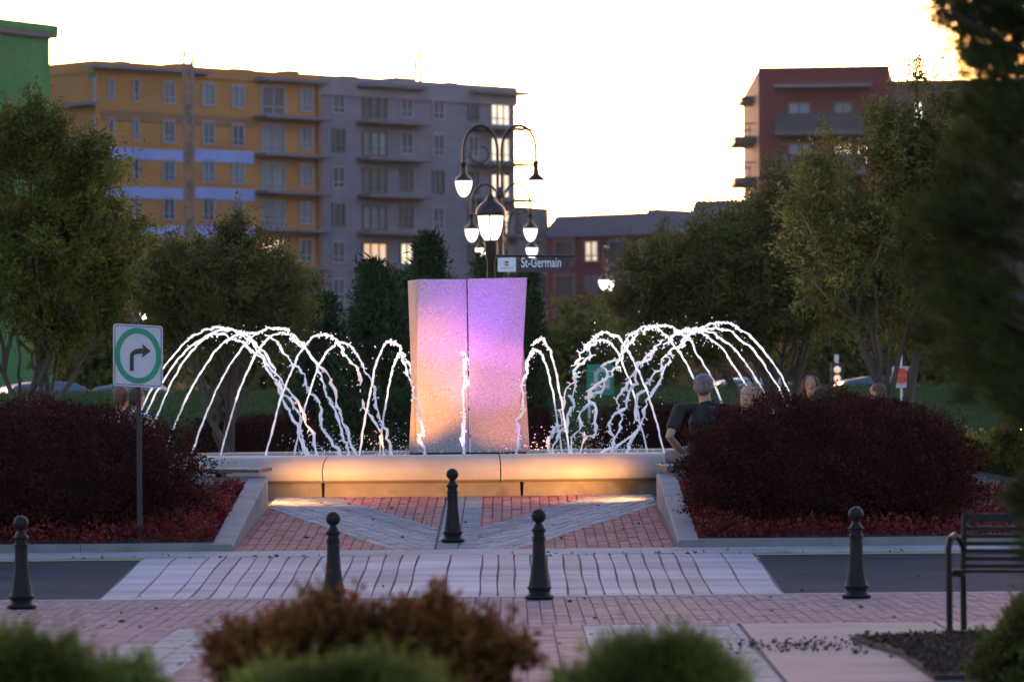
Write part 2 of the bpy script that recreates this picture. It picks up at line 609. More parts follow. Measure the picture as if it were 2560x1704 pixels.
# crosswalk: paver strips running across the road
XW = XF
cw_ys = [ROAD0 + .01, 37.15, 37.4, 37.7, 38.0, 38.6, 39.4, 40.2, 40.8, 41.2, 41.5, ROAD1 - .01]
strip_mat = mat('crosswalk_paver', (.36, .295, .318), (.29, .238, .258), .8, 3, .35, 40, stretch=(1.2, 22, 1), wear=((.20, .195, .21), .8, .55, .5))
strip_pale = mat('crosswalk_concrete', (.36, .315, .34), (.29, .255, .277), .8, 2.5, .3, 50, stretch=(1, 8, 1), wear=((.22, .22, .235), .9, .56, .5))


def cross_joints(M, pitch, dark):
    """fine joints across each strip, worn patches and tyre-polished bands along the road"""
    N, L = M.node_tree.nodes, M.node_tree.links
    P = N['Principled BSDF']
    src = P.inputs['Base Color'].links[0].from_socket
    tc = N.new('ShaderNodeTexCoord')
    sp = N.new('ShaderNodeSeparateXYZ'); L.new(tc.outputs['Object'], sp.inputs[0])
    oi = N.new('ShaderNodeObjectInfo')
    a1 = N.new('ShaderNodeMath'); a1.operation = 'MULTIPLY_ADD'; a1.inputs[1].default_value = 1 / pitch
    L.new(sp.outputs[1], a1.inputs[0]); L.new(oi.outputs['Random'], a1.inputs[2])
    fr = N.new('ShaderNodeMath'); fr.operation = 'FRACT'; L.new(a1.outputs[0], fr.inputs[0])
    lt = N.new('ShaderNodeMath'); lt.operation = 'LESS_THAN'; lt.inputs[1].default_value = .10
    L.new(fr.outputs[0], lt.inputs[0])
    ml = N.new('ShaderNodeMath'); ml.operation = 'MULTIPLY'; ml.inputs[1].default_value = dark
    L.new(lt.outputs[0], ml.inputs[0])
    m1 = N.new('ShaderNodeMixRGB'); m1.inputs[2].default_value = (.10, .09, .095, 1)
    L.new(ml.outputs[0], m1.inputs[0]); L.new(src, m1.inputs[1])
    mp = N.new('ShaderNodeMapping'); mp.inputs['Scale'].default_value = (.35, 1.6, 1)
    L.new(tc.outputs['Object'], mp.inputs[0])
    nz = N.new('ShaderNodeTexNoise'); nz.inputs['Scale'].default_value = 1.3; nz.inputs['Detail'].default_value = 7
    L.new(mp.outputs[0], nz.inputs['Vector'])
    rp = N.new('ShaderNodeValToRGB')
    rp.color_ramp.elements[0].position, rp.color_ramp.elements[1].position = .36, .62
    rp.color_ramp.elements[0].color, rp.color_ramp.elements[1].color = (.66, .66, .68, 1), (1.06, 1.05, 1.05, 1)
    L.new(nz.outputs[0], rp.inputs[0])
    m2 = N.new('ShaderNodeMixRGB'); m2.blend_type = 'MULTIPLY'; m2.inputs[0].default_value = 1
    L.new(m1.outputs[0], m2.inputs[1]); L.new(rp.outputs[0], m2.inputs[2])
    mo = N.new('ShaderNodeMixRGB'); mo.blend_type = 'MULTIPLY'; mo.inputs[0].default_value = 1
    r2 = N.new('ShaderNodeMapRange'); r2.inputs[3].default_value = .86; r2.inputs[4].default_value = 1.1
    L.new(oi.outputs['Random'], r2.inputs[0])
    L.new(m2.outputs[0], mo.inputs[1]); L.new(r2.outputs[0], mo.inputs[2])
    L.new(mo.outputs[0], P.inputs['Base Color'])


cross_joints(strip_mat, .28, .55)
cross_joints(strip_pale, .28, .35)
cross = sheet('crosswalk', wx(330, ROAD1) - .02, wx(1730, ROAD1) + .02, cw_ys, joint, .0)
rng = np.random.default_rng(3)
xl, xr = wx(330, ROAD1), wx(1730, ROAD1)
cj = -.567
edges = [xl, xl + .29] + list(np.linspace(xl + .59, cj - .29, 14)) + [cj] + list(np.linspace(cj + .29, xr - .58, 14)) + [xr - .29, xr]
for i in range(len(edges) - 1):
    a, b = edges[i] + .008, edges[i + 1] - .008
    if b - a < .05: continue
    V, Fc = [], []
    j0 = rng.uniform(-.004, .004)
    for y in cw_ys:
        q = .006 * math.sin(y * 2.1 + i)
        V += [(a + q, y, G(y) - .03), (a + q, y, G(y) + .010 + j0), (b + q, y, G(y) + .010 + j0), (b + q, y, G(y) - .03)]
    for j in range(len(cw_ys) - 1):
        for k in range(3):
            Fc.append((j * 4 + k, j * 4 + k + 1, (j + 1) * 4 + k + 1, (j + 1) * 4 + k))
    MB().add(V, Fc).build('paver_strip', strip_pale if (b - a) > .2 else strip_mat, cross)


def clip(poly, fn):
    """Sutherland-Hodgman against the half plane fn(x, y) >= 0"""
    out = []
    for i in range(len(poly)):
        p, q = poly[i], poly[(i + 1) % len(poly)]
        a, b = fn(*p), fn(*q)
        if a >= 0: out.append(p)
        if (a >= 0) != (b >= 0):
            t = a / (a - b)
            out.append((p[0] + (q[0] - p[0]) * t, p[1] + (q[1] - p[1]) * t))
    return out


def area(poly):
    return abs(sum(poly[i][0] * poly[(i + 1) % len(poly)][1] - poly[(i + 1) % len(poly)][0] * poly[i][1] for i in range(len(poly)))) / 2


def lay(zones, bw, bl, bounds, gap, angle=0.0, top=.012):
    """bricks on a grid (rotated by angle) clipped to convex zones; returns [(poly)]"""
    x0, x1, y0, y1 = bounds
    ca, sa = math.cos(angle), math.sin(angle)
    cx, cy = (x0 + x1) / 2, (y0 + y1) / 2
    R = max(x1 - x0, y1 - y0)
    res = []
    i = 0
    u = -R
    while u < R:
        v = -R + (bl / 2 if i % 2 else 0)
        while v < R:
            rect = [(u + gap, v + gap), (u + bw - gap, v + gap), (u + bw - gap, v + bl - gap), (u + gap, v + bl - gap)]
            P_ = [(cx + a * ca - b * sa, cy + a * sa + b * ca) for a, b in rect]
            for fn in zones:
                P_ = clip(P_, fn)
                if len(P_) < 3: break
            if len(P_) >= 3 and area(P_) > bw * bl * .12:
                res.append(P_)
            v += bl
        u += bw
        i += 1
    return res


def pave(parent, polys, matl, nparts, key, dz=.012, name='brick'):
    rng_ = random.Random(len(polys))
    polys = sorted(polys, key=key)
    rest = MB()
    for k, P_ in enumerate(polys):
        h = dz + rng_.uniform(-.0025, .0025)
        tgt = MB() if k < nparts else rest
        tgt.prism(P_, lambda x, y: G(y) - .03, lambda x, y: G(y) + h)
        if k < nparts:
            tgt.build(name, matl, parent)
    if rest.v:
        o = rest.build(name + '_field', matl, parent)
        o['kind'] = 'stuff'


PZ0, PZ1 = ROAD1 + .57, 50.35
plaza = MB()
ys = [PZ0, 43.3, 45, 47, 49, 50, 51]
V = [(x, y, G(y) - .004) for y in ys for x in (XF - 2.05, XF + 2.05)]
plaza.add(V, [(2 * j, 2 * j + 1, 2 * j + 3, 2 * j + 2) for j in range(len(ys) - 1)])
# ring walk round the fountain
nr = 64
V, Fc = [], []
for k in range(nr):
    a = 2 * math.pi * k / nr
    for R_ in (4.6, 5.6, 6.75):
        xx, yy = XF + R_ * math.sin(a), YF - R_ * math.cos(a)
        V.append((xx, yy, G(yy) - .010))
for k in range(nr):
    for j in range(2):
        Fc.append((k * 3 + j, k * 3 + j + 1, ((k + 1) % nr) * 3 + j + 1, ((k + 1) % nr) * 3 + j))
plaza.add(V, Fc)
plaza = plaza.build('plaza', joint)
plaza['kind'] = 'structure'
SL = .245
pin = [lambda x, y: x - (XF - 2.045), lambda x, y: XF + 2.045 - x, lambda x, y: y - PZ0, lambda x, y: PZ1 - y]
notband = 0.2
ang = math.atan(SL)
pz_b = (XF - 2.05, XF + 2.05, PZ0, PZ1)
reds, darks, pales = [], [], []
for sgn in (-1, 1):
    U = (lambda s_: (lambda x, y: s_ * (x - XF)))(sgn)
    side = [lambda x, y, U=U: U(x, y) - .2]
    W_ = lambda x, y, U=U: U(x, y) - SL * (y - 43.5)
    reds += lay(pin + side + [lambda x, y: -.21 - W_(x, y)], .10, .20, pz_b, .004)
    darks += lay(pin + side + [lambda x, y: W_(x, y) + .21, lambda x, y: .17 - W_(x, y)], .19, .30, pz_b, .005, -sgn * ang)
    pales += lay(pin + side + [lambda x, y: W_(x, y) - .17, lambda x, y: .85 - W_(x, y)], .12, .24, pz_b, .005, -sgn * ang)
    reds += lay(pin + side + [lambda x, y: W_(x, y) - .85], .10, .20, pz_b, .004)
band = lay(pin + [lambda x, y: .2 - abs(x - XF)] if False else pin + [lambda x, y: .2 - (x - XF), lambda x, y: .2 + (x - XF)], .20, .30, (XF - .2, XF + .2, PZ0, PZ1), .005)
pave(plaza, reds, red_brick, 150, lambda p: p[0][1])
pave(plaza, darks, grey_paver, 60, lambda p: p[0][1], name='paver')
pave(plaza, band, grey_paver, 40, lambda p: p[0][1], name='paver')
pave(plaza, pales, pale_paver, 110, lambda p: p[0][1], name='paver')

# near pavement: brick strip along the road, then larger slabs, a concrete path and a mulch bed
pavement = bpy.data.objects['pavement']
nx0, nx1 = -5.0, 5.0
conc_y = 31.9
band_pol = lay([lambda x, y: x - nx0, lambda x, y: nx1 - x, lambda x, y: y - conc_y, lambda x, y: ROAD0 - .16 - y], .10, .20, (nx0, nx1, conc_y, ROAD0), .004)
pave(pavement, band_pol, pink_paver, 280, lambda p: -p[0][1])
cx_l = wx(1690, 31.9)
diag = lambda x, y: (x - cx_l) + (31.9 - y) * .0145
left_pol = lay([lambda x, y: x - nx0, lambda x, y: -diag(x, y), lambda x, y: conc_y - .004 - y, lambda x, y: y - 24.6], .20, .20, (nx0, cx_l, 24.5, conc_y), .004)
gz = lambda p: wx(290, 30) < p[0][0] - (p[0][1] - 30) * .02 < wx(470, 30) or p[0][0] > wx(1300, 30)
pave(pavement, [p for p in left_pol if not gz(p)], pink_paver, 0, lambda p: p[0][1], name='paver')
pave(pavement, [p for p in left_pol if gz(p)], pale_paver, 0, lambda p: p[0][1], name='slab')
kerb = MB()
for i in range(12):
    a = -9 + i * 1.5
    kerb.prism([(a + .003, ROAD0 - .15), (a + 1.497, ROAD0 - .15), (a + 1.497, ROAD0 - .002), (a + .003, ROAD0 - .002)], -.2, lambda x, y: G(y) + .016)
o = kerb.build('kerb', concrete_light)
o['kind'] = 'structure'
pathm = mat('path_concrete', (.165, .135, .138), (.12, .098, .102), .85, 2.0, .35, 45, wear=((.075, .062, .06), 1.2, .56, .6))
cy = [24.6, 26.2, 28.2, 30.1, conc_y - .01]
for j in range(4):
    for k in range(3):
        f = lambda y, k=k: cx_l + .02 + (conc_y - y) * -.0145 + k * 1.35
        P_ = [(f(cy[j]) + .012, cy[j] + .012), (f(cy[j]) + 1.338, cy[j] + .012), (f(cy[j + 1]) + 1.338, cy[j + 1] - .012), (f(cy[j + 1]) + .012, cy[j + 1] - .012)]
        MB().prism(P_, -.05, lambda x, y: G(y) + .012).build('slab', pathm, pavement)
# mulch bed
rng = np.random.default_rng(11)
mul = [at(1960, 1488, 29.3), at(2600, 1476, 30.2), at(2600, 1600, 24.7), at(2150, 1600, 24.7), at(2075, 1530, 27.2)]
mulch = MB().prism([(p.x, p.y) for p in mul][::-1], -.02, .045).build('mulch_bed', soil)
mulch['kind'] = 'structure'
npt = 16000
px_ = rng.uniform(1.5, 4.4, npt); py_ = rng.uniform(24.6, 29.9, npt)
poly2 = [(p.x, p.y) for p in mul]


def inside(x, y, poly):
    c = False
    for i in range(len(poly)):
        (x1, y1), (x2, y2) = poly[i], poly[i - 1]
        if (y1 > y) != (y2 > y) and x < (x2 - x1) * (y - y1) / (y2 - y1) + x1: c = not c
    return c


keep = [i for i in range(npt) if inside(px_[i], py_[i], poly2)]
pos = np.stack([px_[keep], py_[keep], np.full(len(keep), .05)], 1)
sc_ = rng.normal(size=(260, 2)) * np.array([.28, .45]) + np.array([1.80, 28.6])
pos = np.concatenate([pos, np.stack([sc_[:, 0], sc_[:, 1], np.full(260, .018)], 1)])
dr = rng.normal(size=pos.shape); dr[:, 2] = np.abs(dr[:, 2]) * .5
F_mulch = island_mat('bark_chip', [(.035, .022, .016), (.06, .04, .03), (.02, .013, .010)], .9)
o = leaves('bark_chips', rng, pos, dr, .032, .018, F_mulch)
tagit(o, 'dark bark chips spilling from the mulch bed onto the concrete path', 'mulch', kind='stuff')


# ------------------------------------------------------------------ planters: wing walls, kerbs, rear walls with bench planks
def wing_wall(sgn, label):
    xi = XF + sgn * 2.05
    xo = xi + sgn * .21
    Yn, Yfar = PZ0 + .05, 48.55
    root = thing('planter_wall', (xi, 45.5, G(45.5)), label, 'wall', 'walls flanking the plaza')
    mb = MB()
    N_ = 10
    V = []
    for j in range(N_ + 1):
        y = Yn + (Yfar - Yn) * j / N_
        top = G(y) + .07 + (.335 - .07) * min(1, (j / N_) ** .85)
        b = .018
        V += [(xi, y, G(y) - .15), (xi, y, top - b), (xi + sgn * b, y, top), (xo - sgn * b, y, top), (xo, y, top - b), (xo, y, G(y) - .15)]
    Fc = []
    for j in range(N_):
        for k in range(5):
            q = (j * 6 + k, j * 6 + k + 1, (j + 1) * 6 + k + 1, (j + 1) * 6 + k)
            Fc.append(q if sgn < 0 else q[::-1])
    Fc += [tuple(range(6)), tuple(range(N_ * 6, N_ * 6 + 6))[::-1]]
    mb.add(V, Fc).build('wall_coping', concrete, root)
    # front kerb of the planter
    kb = MB()
    xe = XF + sgn * 12
    m_ = 8
    xs_ = np.linspace(xo - sgn * .02, xe, m_ + 1)
    for i in range(m_):
        a, b_ = sorted((xs_[i] + sgn * .002, xs_[i + 1] - sgn * .002))
        kb.box(a, b_, PZ0 + .055, PZ0 + .21, G(PZ0) - .2, G(PZ0) + .085)
    kb.build('kerb', concrete, root)
    # curved rear wall
    rw = MB()
    R0, R1 = 6.72, 6.95
    a0 = math.asin(2.10 / 6.8); a1 = 1.35
    m_ = 16
    for i in range(m_):
        p = a0 + (a1 - a0) * i / m_ + .001; q = a0 + (a1 - a0) * (i + 1) / m_ - .001
        poly = [(XF + sgn * R_ * math.sin(t), YF - R_ * math.cos(t)) for R_, t in ((R0, p), (R1, p), (R1, q), (R0, q))]
        if sgn > 0: poly = poly[::-1]
        rw.prism(poly, lambda x, y: G(y) - .1, lambda x, y: G(y) + .325)
    rw.build('rear_wall', concrete, root)
    return root


wing_wall(-1, 'sloping concrete planter wall at the right-turn sign side of the plaza')
wing_wall(1, 'sloping concrete planter wall beside the man on the bench')


def bed(sgn):
    V, Fc = [], []
    nx_, ny_ = 24, 8
    for i in range(nx_ + 1):
        x = XF + sgn * (2.22 + (11.5 - 2.22) * (i / nx_) ** 1.3)
        dx = min(abs(x - XF), 6.6)
        yr = YF - math.sqrt(6.9 ** 2 - dx ** 2)
        yf = PZ0 + .18
        for j in range(ny_ + 1):
            t = j / ny_
            y = yf + (yr - yf) * t
            V.append((x, y, (G(yf) + .06) * (1 - t) + (G(yr) + .26) * t + .02 * math.sin(x * 3 + y * 2)))
    for i in range(nx_):
        for j in range(ny_):
            q = (i * (ny_ + 1) + j, (i + 1) * (ny_ + 1) + j, (i + 1) * (ny_ + 1) + j + 1, i * (ny_ + 1) + j + 1)
            Fc.append(q if sgn > 0 else q[::-1])
    o = MB().add(V, Fc).build('planting_bed', soil)
    o['kind'] = 'structure'


def bedz(x, y):
    dx = min(abs(x - XF), 6.6)
    yr = YF - math.sqrt(6.9 ** 2 - dx ** 2)
    yf = PZ0 + .18
    t = (y - yf) / (yr - yf)
    return (G(yf) + .06) * (1 - t) + (G(yr) + .26) * t


bed(-1)
bed(1)
plank_m = mat('grey_bench_plank', (.085, .08, .078), (.05, .047, .046), .7, 3, .4, 50, stretch=(1, 1, 1))


def bench_arc(sgn, label):
    R0, R1 = 6.62, 7.02
    a0 = math.asin((2.09 if sgn > 0 else 2.07) / 6.8); a1 = 1.30
    mid = (a0 + a1) / 2
    root = thing('plaza_bench', (XF + sgn * 6.8 * math.sin(mid), YF - 6.8 * math.cos(mid), G(YF - 6.8 * math.cos(mid)) + .33), label, 'bench', 'curved benches round the fountain')
    m_ = 6
    for row in range(3):
        ra, rb = R0 + row * .135, R0 + row * .135 + .125
        mb = MB()
        mm = 18
        for i in range(mm):
            p = a0 + (a1 - a0) * i / mm; q = a0 + (a1 - a0) * (i + 1) / mm
            poly = [(XF + sgn * R_ * math.sin(t), YF - R_ * math.cos(t)) for R_, t in ((ra, p), (rb, p), (rb, q), (ra, q))]
            if sgn > 0: poly = poly[::-1]
            mb.prism(poly, lambda x, y: G(y) + .385, lambda x, y: G(y) + .42)
        mb.build('plank', plank_m, root)
    for i in range(7):
        t = a0 + .075 + (a1 - a0 - .12) * i / 6
        c = Vector((XF + sgn * 6.82 * math.sin(t), YF - 6.82 * math.cos(t), 0))
        c.z = G(c.y) + .353
        e1 = Vector((sgn * math.sin(t), -math.cos(t), 0)); e2 = Vector((math.cos(t), sgn * math.sin(t), 0))
        mb = MB().obox(c + Vector((0, 0, .018)), e1 * .19, e2 * .05, Vector((0, 0, .012)))
        mb.obox(c + Vector((0, 0, -.008)), e1 * .06, e2 * .035, Vector((0, 0, .02)))
        mb.build('bracket', iron_post, root)
    return root


bench_arc(-1, 'curved plank bench behind the dark hedge with the right-turn sign')
bench_arc(1, 'curved plank bench the man in black sits on')

# ------------------------------------------------------------------ fountain
fountain = thing('fountain', (XF, YF, ZF), 'round stone fountain basin with a bullnose rim lit golden', 'fountain')
prof = [(4.86, .165), (4.955, .165), (5.01, .195), (5.03, .25), (5.025, .31), (4.99, .375), (4.92, .43), (4.82, .458), (4.70, .468), (4.56, .468), (4.50, .455), (4.48, .42), (4.48, .20), (4.60, .165)]
SEG0 = math.radians(4.6)
for k in range(16):
    a, b = SEG0 + math.radians(22.5) * k + .0012, SEG0 + math.radians(22.5) * (k + 1) - .0012
    V, Fc = [], []
    ns, np_ = 8, len(prof)
    for i in range(ns + 1):
        t = a + (b - a) * i / ns
        for (r, z) in prof:
            V.append((XF + r * math.sin(t), YF - r * math.cos(t), ZF + z))
    for i in range(ns):
        for j in range(np_):
            Fc.append((i * np_ + j, (i + 1) * np_ + j, (i + 1) * np_ + (j + 1) % np_, i * np_ + (j + 1) % np_))
    Fc += [tuple(range(np_)), tuple(range(ns * np_, (ns + 1) * np_))[::-1]]
    MB().add(V, Fc).build('rim_stone', stone_rim, fountain, True)
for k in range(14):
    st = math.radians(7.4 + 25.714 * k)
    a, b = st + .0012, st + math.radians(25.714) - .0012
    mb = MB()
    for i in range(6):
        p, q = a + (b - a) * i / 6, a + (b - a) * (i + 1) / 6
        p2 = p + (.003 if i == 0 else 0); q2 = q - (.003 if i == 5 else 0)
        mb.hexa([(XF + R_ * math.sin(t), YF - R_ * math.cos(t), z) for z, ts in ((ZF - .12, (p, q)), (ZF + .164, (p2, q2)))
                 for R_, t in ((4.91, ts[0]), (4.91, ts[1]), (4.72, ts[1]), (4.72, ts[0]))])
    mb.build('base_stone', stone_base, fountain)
wat = bpy.data.materials.new('pool_water')
wat.use_nodes = True
P = wat.node_tree.nodes['Principled BSDF']
P.inputs['Base Color'].default_value = (.05, .06, .075, 1)
P.inputs['Roughness'].default_value = .08
nb = wat.node_tree.nodes.new('ShaderNodeTexNoise'); nb.inputs['Scale'].default_value = 9; nb.inputs['Detail'].default_value = 4
bp = wat.node_tree.nodes.new('ShaderNodeBump'); bp.inputs['Strength'].default_value = .6; bp.inputs['Distance'].default_value = .05
tc = wat.node_tree.nodes.new('ShaderNodeTexCoord')
wat.node_tree.links.new(tc.outputs['Object'], nb.inputs['Vector'])
wat.node_tree.links.new(nb.outputs[0], bp.inputs['Height']); wat.node_tree.links.new(bp.outputs[0], P.inputs['Normal'])
ZW = ZF + .41
mb = MB()
mb.add([(XF + 4.49 * math.sin(6.2832 * k / 64), YF - 4.49 * math.cos(6.2832 * k / 64), ZW) for k in range(64)], [tuple(range(64))])
o = mb.build('pool_water', wat)
o['kind'] = 'structure'

# the sculpture: tapered glitter-textured slabs standing on a dark plinth
gl = bpy.data.materials.new('textured_translucent_panel')
gl.use_nodes = True
N, L = gl.node_tree.nodes, gl.node_tree.links
P = N['Principled BSDF']
tc = N.new('ShaderNodeTexCoord')
nz = N.new('ShaderNodeTexNoise'); nz.inputs['Scale'].default_value = 95; nz.inputs['Detail'].default_value = 2
mp = N.new('ShaderNodeMapping'); mp.inputs['Scale'].default_value = (1, 1, 1.6)
L.new(tc.outputs['Object'], mp.inputs[0]); L.new(mp.outputs[0], nz.inputs['Vector'])
rp = N.new('ShaderNodeValToRGB')
rp.color_ramp.elements[0].position, rp.color_ramp.elements[1].position = .38, .66
rp.color_ramp.elements[0].color, rp.color_ramp.elements[1].color = (.15, .145, .15, 1), (.38, .37, .38, 1)
L.new(nz.outputs[0], rp.inputs[0]); L.new(rp.outputs[0], P.inputs['Base Color'])
P.inputs['Roughness'].default_value = .5
P.inputs['Specular IOR Level'].default_value = .6
bp = N.new('ShaderNodeBump'); bp.inputs['Strength'].default_value = .55; bp.inputs['Distance'].default_value = .015
L.new(nz.outputs[0], bp.inputs['Height']); L.new(bp.outputs[0], P.inputs['Normal'])
sculpt = thing('fountain_sculpture', (XF, YF, ZW), 'tall sculpture of tapered textured slabs glowing violet and orange', 'sculpture')


def slab(name, pts, thick, back):
    """pts: four (view x, view y, depth) corners of the visible face, clockwise from top left; thickness goes towards +Y"""
    f = [at(*p) for p in pts]
    bk = [p + Vector(back).normalized() * thick for p in f]
    mb = MB().add([*f, *bk], [(0, 3, 2, 1), (4, 5, 6, 7), (0, 1, 5, 4), (1, 2, 6, 5), (2, 3, 7, 6), (3, 0, 4, 7)])
    return mb.build(name, gl, sculpt, bevel=.006)


slab('panel', [(962, 642, 54.55), (1073, 642, 54.55), (1080.5, 1046, 54.62), (957, 1046, 54.62)], .05, (0, 1, 0))
slab('panel', [(1075.5, 641, 54.50), (1213, 638, 54.62), (1190, 1046, 54.66), (1082.5, 1046, 54.58)], .05, (0, 1, 0))
slab('panel', [(938, 646, 55.25), (962.5, 643, 54.62), (957.5, 1046, 54.69), (953, 1046, 54.95)], .05, (.6, .8, 0))
slab('panel', [(1084, 720, 55.0), (1200, 720, 55.0), (1219, 1046, 54.76), (1084, 1046, 54.76)], .05, (0, 1, 0))
slab('panel', [(958, 720, 55.0), (1070, 720, 55.0), (1070, 1046, 54.78), (940, 1046, 54.78)], .05, (0, 1, 0))
c0 = at(1080, 1042, 54.9)
MB().box(c0.x - .70, c0.x + .68, 54.52, 55.5, ZW - .3, ZW + .055).build('plinth', iron_post, sculpt)
mb = MB()
for k in range(3):
    p = at([990, 1015, 1160][k], 640, 54.9)
    mb.tube([p + Vector((-.05, 0, -.02)), p + Vector((-.01, 0, .03)), p + Vector((.05, 0, .012))], .006, 5)
mb.build('lifting_hook', iron_post, sculpt)

# water jets
wj = bpy.data.materials.new('aerated_water')
wj.use_nodes = True
N, L = wj.node_tree.nodes, wj.node_tree.links
P = N['Principled BSDF']
P.inputs['Base Color'].default_value = (.93, .94, .96, 1)
P.inputs['Roughness'].default_value = .15
P.inputs['Specular IOR Level'].default_value = .6
nz = N.new('ShaderNodeTexNoise'); nz.inputs['Scale'].default_value = 60
tc = N.new('ShaderNodeTexCoord'); L.new(tc.outputs['Object'], nz.inputs['Vector'])
bp = N.new('ShaderNodeBump'); bp.inputs['Strength'].default_value = .5; bp.inputs['Distance'].default_value = .01
L.new(nz.outputs[0], bp.inputs['Height']); L.new(bp.outputs[0], P.inputs['Normal'])
T = N.new('ShaderNodeBsdfTranslucent'); T.inputs[0].default_value = (.93, .94, .97, 1)
ms = N.new('ShaderNodeMixShader'); ms.inputs[0].default_value = .5
L.new(P.outputs[0], ms.inputs[1]); L.new(T.outputs[0], ms.inputs[2]); L.new(ms.outputs[0], N['Material Output'].inputs[0])
NJ, RS, RL = 22, 4.15, 1.85
fix_m = mat('light_fixture', (.05, .05, .05), (.03, .03, .03), .4, 8, metal=.6)


def spot(name, loc, target, power, angle, col, blend=.5, radius=.05, parent=None):
    d = bpy.data.lights.new(name, 'SPOT')
    d.energy, d.spot_size, d.spot_blend, d.color, d.shadow_soft_size = power, math.radians(angle), blend, col, radius
    o = bpy.data.objects.new(name, d)
    COL.objects.link(o)
    o.location = loc
    o.rotation_euler = (Vector(target) - Vector(loc)).to_track_quat('-Z', 'Y').to_euler()
    if parent is not None:
        o.parent = parent
        o.location = Vector(loc) - baseloc(parent)
    return o


JET_W = 26.0
splash = []
for k in range(NJ):
    rng = np.random.default_rng(500 + k)
    a = 2 * math.pi * k / NJ
    fr = abs(math.atan2(math.sin(a), math.cos(a)))
    side = min(fr, math.pi - fr)
    hgt = 1.17 + .36 * min(1, side / math.radians(42)) + rng.uniform(-.04, .05)
    d = Vector((math.sin(a), -math.cos(a), 0))
    tan = Vector((d.y, -d.x, 0))
    rl = RL + rng.uniform(-.18, .18)
    s0 = Vector((XF, YF, ZW)) + d * RS
    s1 = Vector((XF, YF, ZW)) + d * rl
    rough_amt = (1.0 if math.sin(a) < .3 else 1.9) * rng.uniform(.75, 1.25)
    nseg = 110
    # smoothed random walk for the wobble
    nzv = rng.normal(size=(nseg + 1, 3))
    ker = np.ones(7) / 7
    sm = np.stack([np.convolve(nzv[:, j], ker, 'same') for j in range(3)], 1) * 2.2
    fine = np.stack([np.convolve(nzv[::-1, j], np.ones(3) / 3, 'same') for j in range(3)], 1)
    pts, rad = [], []
    cut = rng.uniform(.55, .9) if rng.random() < .55 else 2
    for i in range(nseg + 1):
        t = i / nseg
        p = s0.lerp(s1, t) + Vector((0, 0, 4 * hgt * t * (1 - t)))
        amp = rough_amt * (.004 + .030 * max(0, (t - .30) / .7) ** 1.6 + (.035 * max(0, t - .62)))
        p += Vector(sm[i]) * amp + Vector(fine[i]) * (.004 + .012 * t)
        if i == nseg: p.z = ZW - .02
        pts.append(p)
        rad.append((.0108 + .0028 * t) * (1 + (.30 + .7 * t) * rng.uniform(-.6, .9)))
    mb = MB()
    if cut < 1:
        c = int(cut * nseg); g = int(rng.integers(2, 4))
        mb.tube(pts[:c], rad[:c - 1] + [.004], 6)
        mb.tube(pts[c + g:], [.004] + rad[c + g + 1:], 6)
    else:
        mb.tube(pts, rad, 6)
    # side spurs and loose drops where the stream breaks up
    for _ in range(int(30 * rough_amt)):
        t = rng.uniform(.28, 1) ** .8
        i = min(nseg - 1, int(t * nseg))
        v = Vector(rng.normal(size=3)); v.y *= .6; v.normalize()
        ln = rng.uniform(.015, .045) * (.5 + t)
        mb.tube([pts[i], pts[i] + v * ln * .6, pts[i] + v * ln + Vector((0, 0, -.01))], [.008, .006, .009], 6)
    for _ in range(int(20 * rough_amt)):
        t = rng.uniform(.35, 1)
        i = min(nseg - 1, int(t * nseg))
        v = Vector(rng.normal(size=3)) * (.03 + .09 * t)
        mb.ball(pts[i] + v + Vector((0, 0, -abs(rng.normal()) * .06)), rng.uniform(.003, .008), 5, 4)
    o = mb.build('water_jet', wj, None, True)
    solo(o, s0)
    ordn = ['', 'first', 'second', 'third', 'fourth', 'fifth', 'sixth', 'seventh', 'eighth', 'ninth', 'tenth']
    if k == 0: jl = 'white water jet rising right before the seam of the sculpture'
    elif k == 11: jl = 'white water jet at the back of the basin, behind the sculpture'
    else: jl = '%s arching water jet counted from the front jet round towards the %s' % (ordn[min(k, NJ - k)], 'man in black' if k < 11 else 'right-turn sign')
    tagit(o, jl, 'water jet', 'arching jets of the fountain')
    splash.append(s1)
    lp = Vector((XF, YF, ZW)) + d * (RS - 1.12)
    fx = MB().lathe([(-.06, .05), (-.005, .07), (.012, .07), (.012, .055)], lp, 12).build('pool_light', fix_m, fountain, True)
    MB().lathe([(-.06, .016), (.03, .014)], s0, 8).build('nozzle', fix_m, fountain, True)
    spot('jet_light', lp + Vector((0, 0, .02)), lp + Vector((0, 0, 1)) + d * .12, JET_W, 96, (1, .88, .76), .4, .04, fountain)
rng = np.random.default_rng(77)
mb = MB()
for s1 in splash:
    for _ in range(46):
        q = rng.normal(size=3) * np.array([.20, .20, .0])
        z = abs(rng.normal()) * .16
        mb.ball(s1 + Vector((q[0], q[1], z + .005)), rng.uniform(.0025, .0075), 5, 4)
    for _ in range(4):
        q = rng.normal(size=3) * .05
        b = s1 + Vector((q[0], q[1], -.01))
        mb.tube([b, b + Vector((q[0] * .3, q[1] * .3, .03 + abs(q[2]) * .3))], [.022, .010], 6)
o = mb.build('water_spray', wj, None, True)
solo(o, (XF, YF, ZW))
tagit(o, 'fine drops of spray splashing where the fountain jets land', 'spray', kind='stuff')

# coloured lights in the basin that wash the sculpture
wl = MB().lathe([(-.1, .06), (.0, .08), (.015, .08), (.015, .06)], (XF, YF - 2.0, ZW), 12).build('pool_light', fix_m, fountain, True)


def wash(x, y, tx, tz, power, angle, col, blend=.6):
    spot('wash_light', (XF + x, YF + y, ZW + .06), (XF + tx, 54.6, ZW + tz), power, angle, col, blend, .06, fountain)


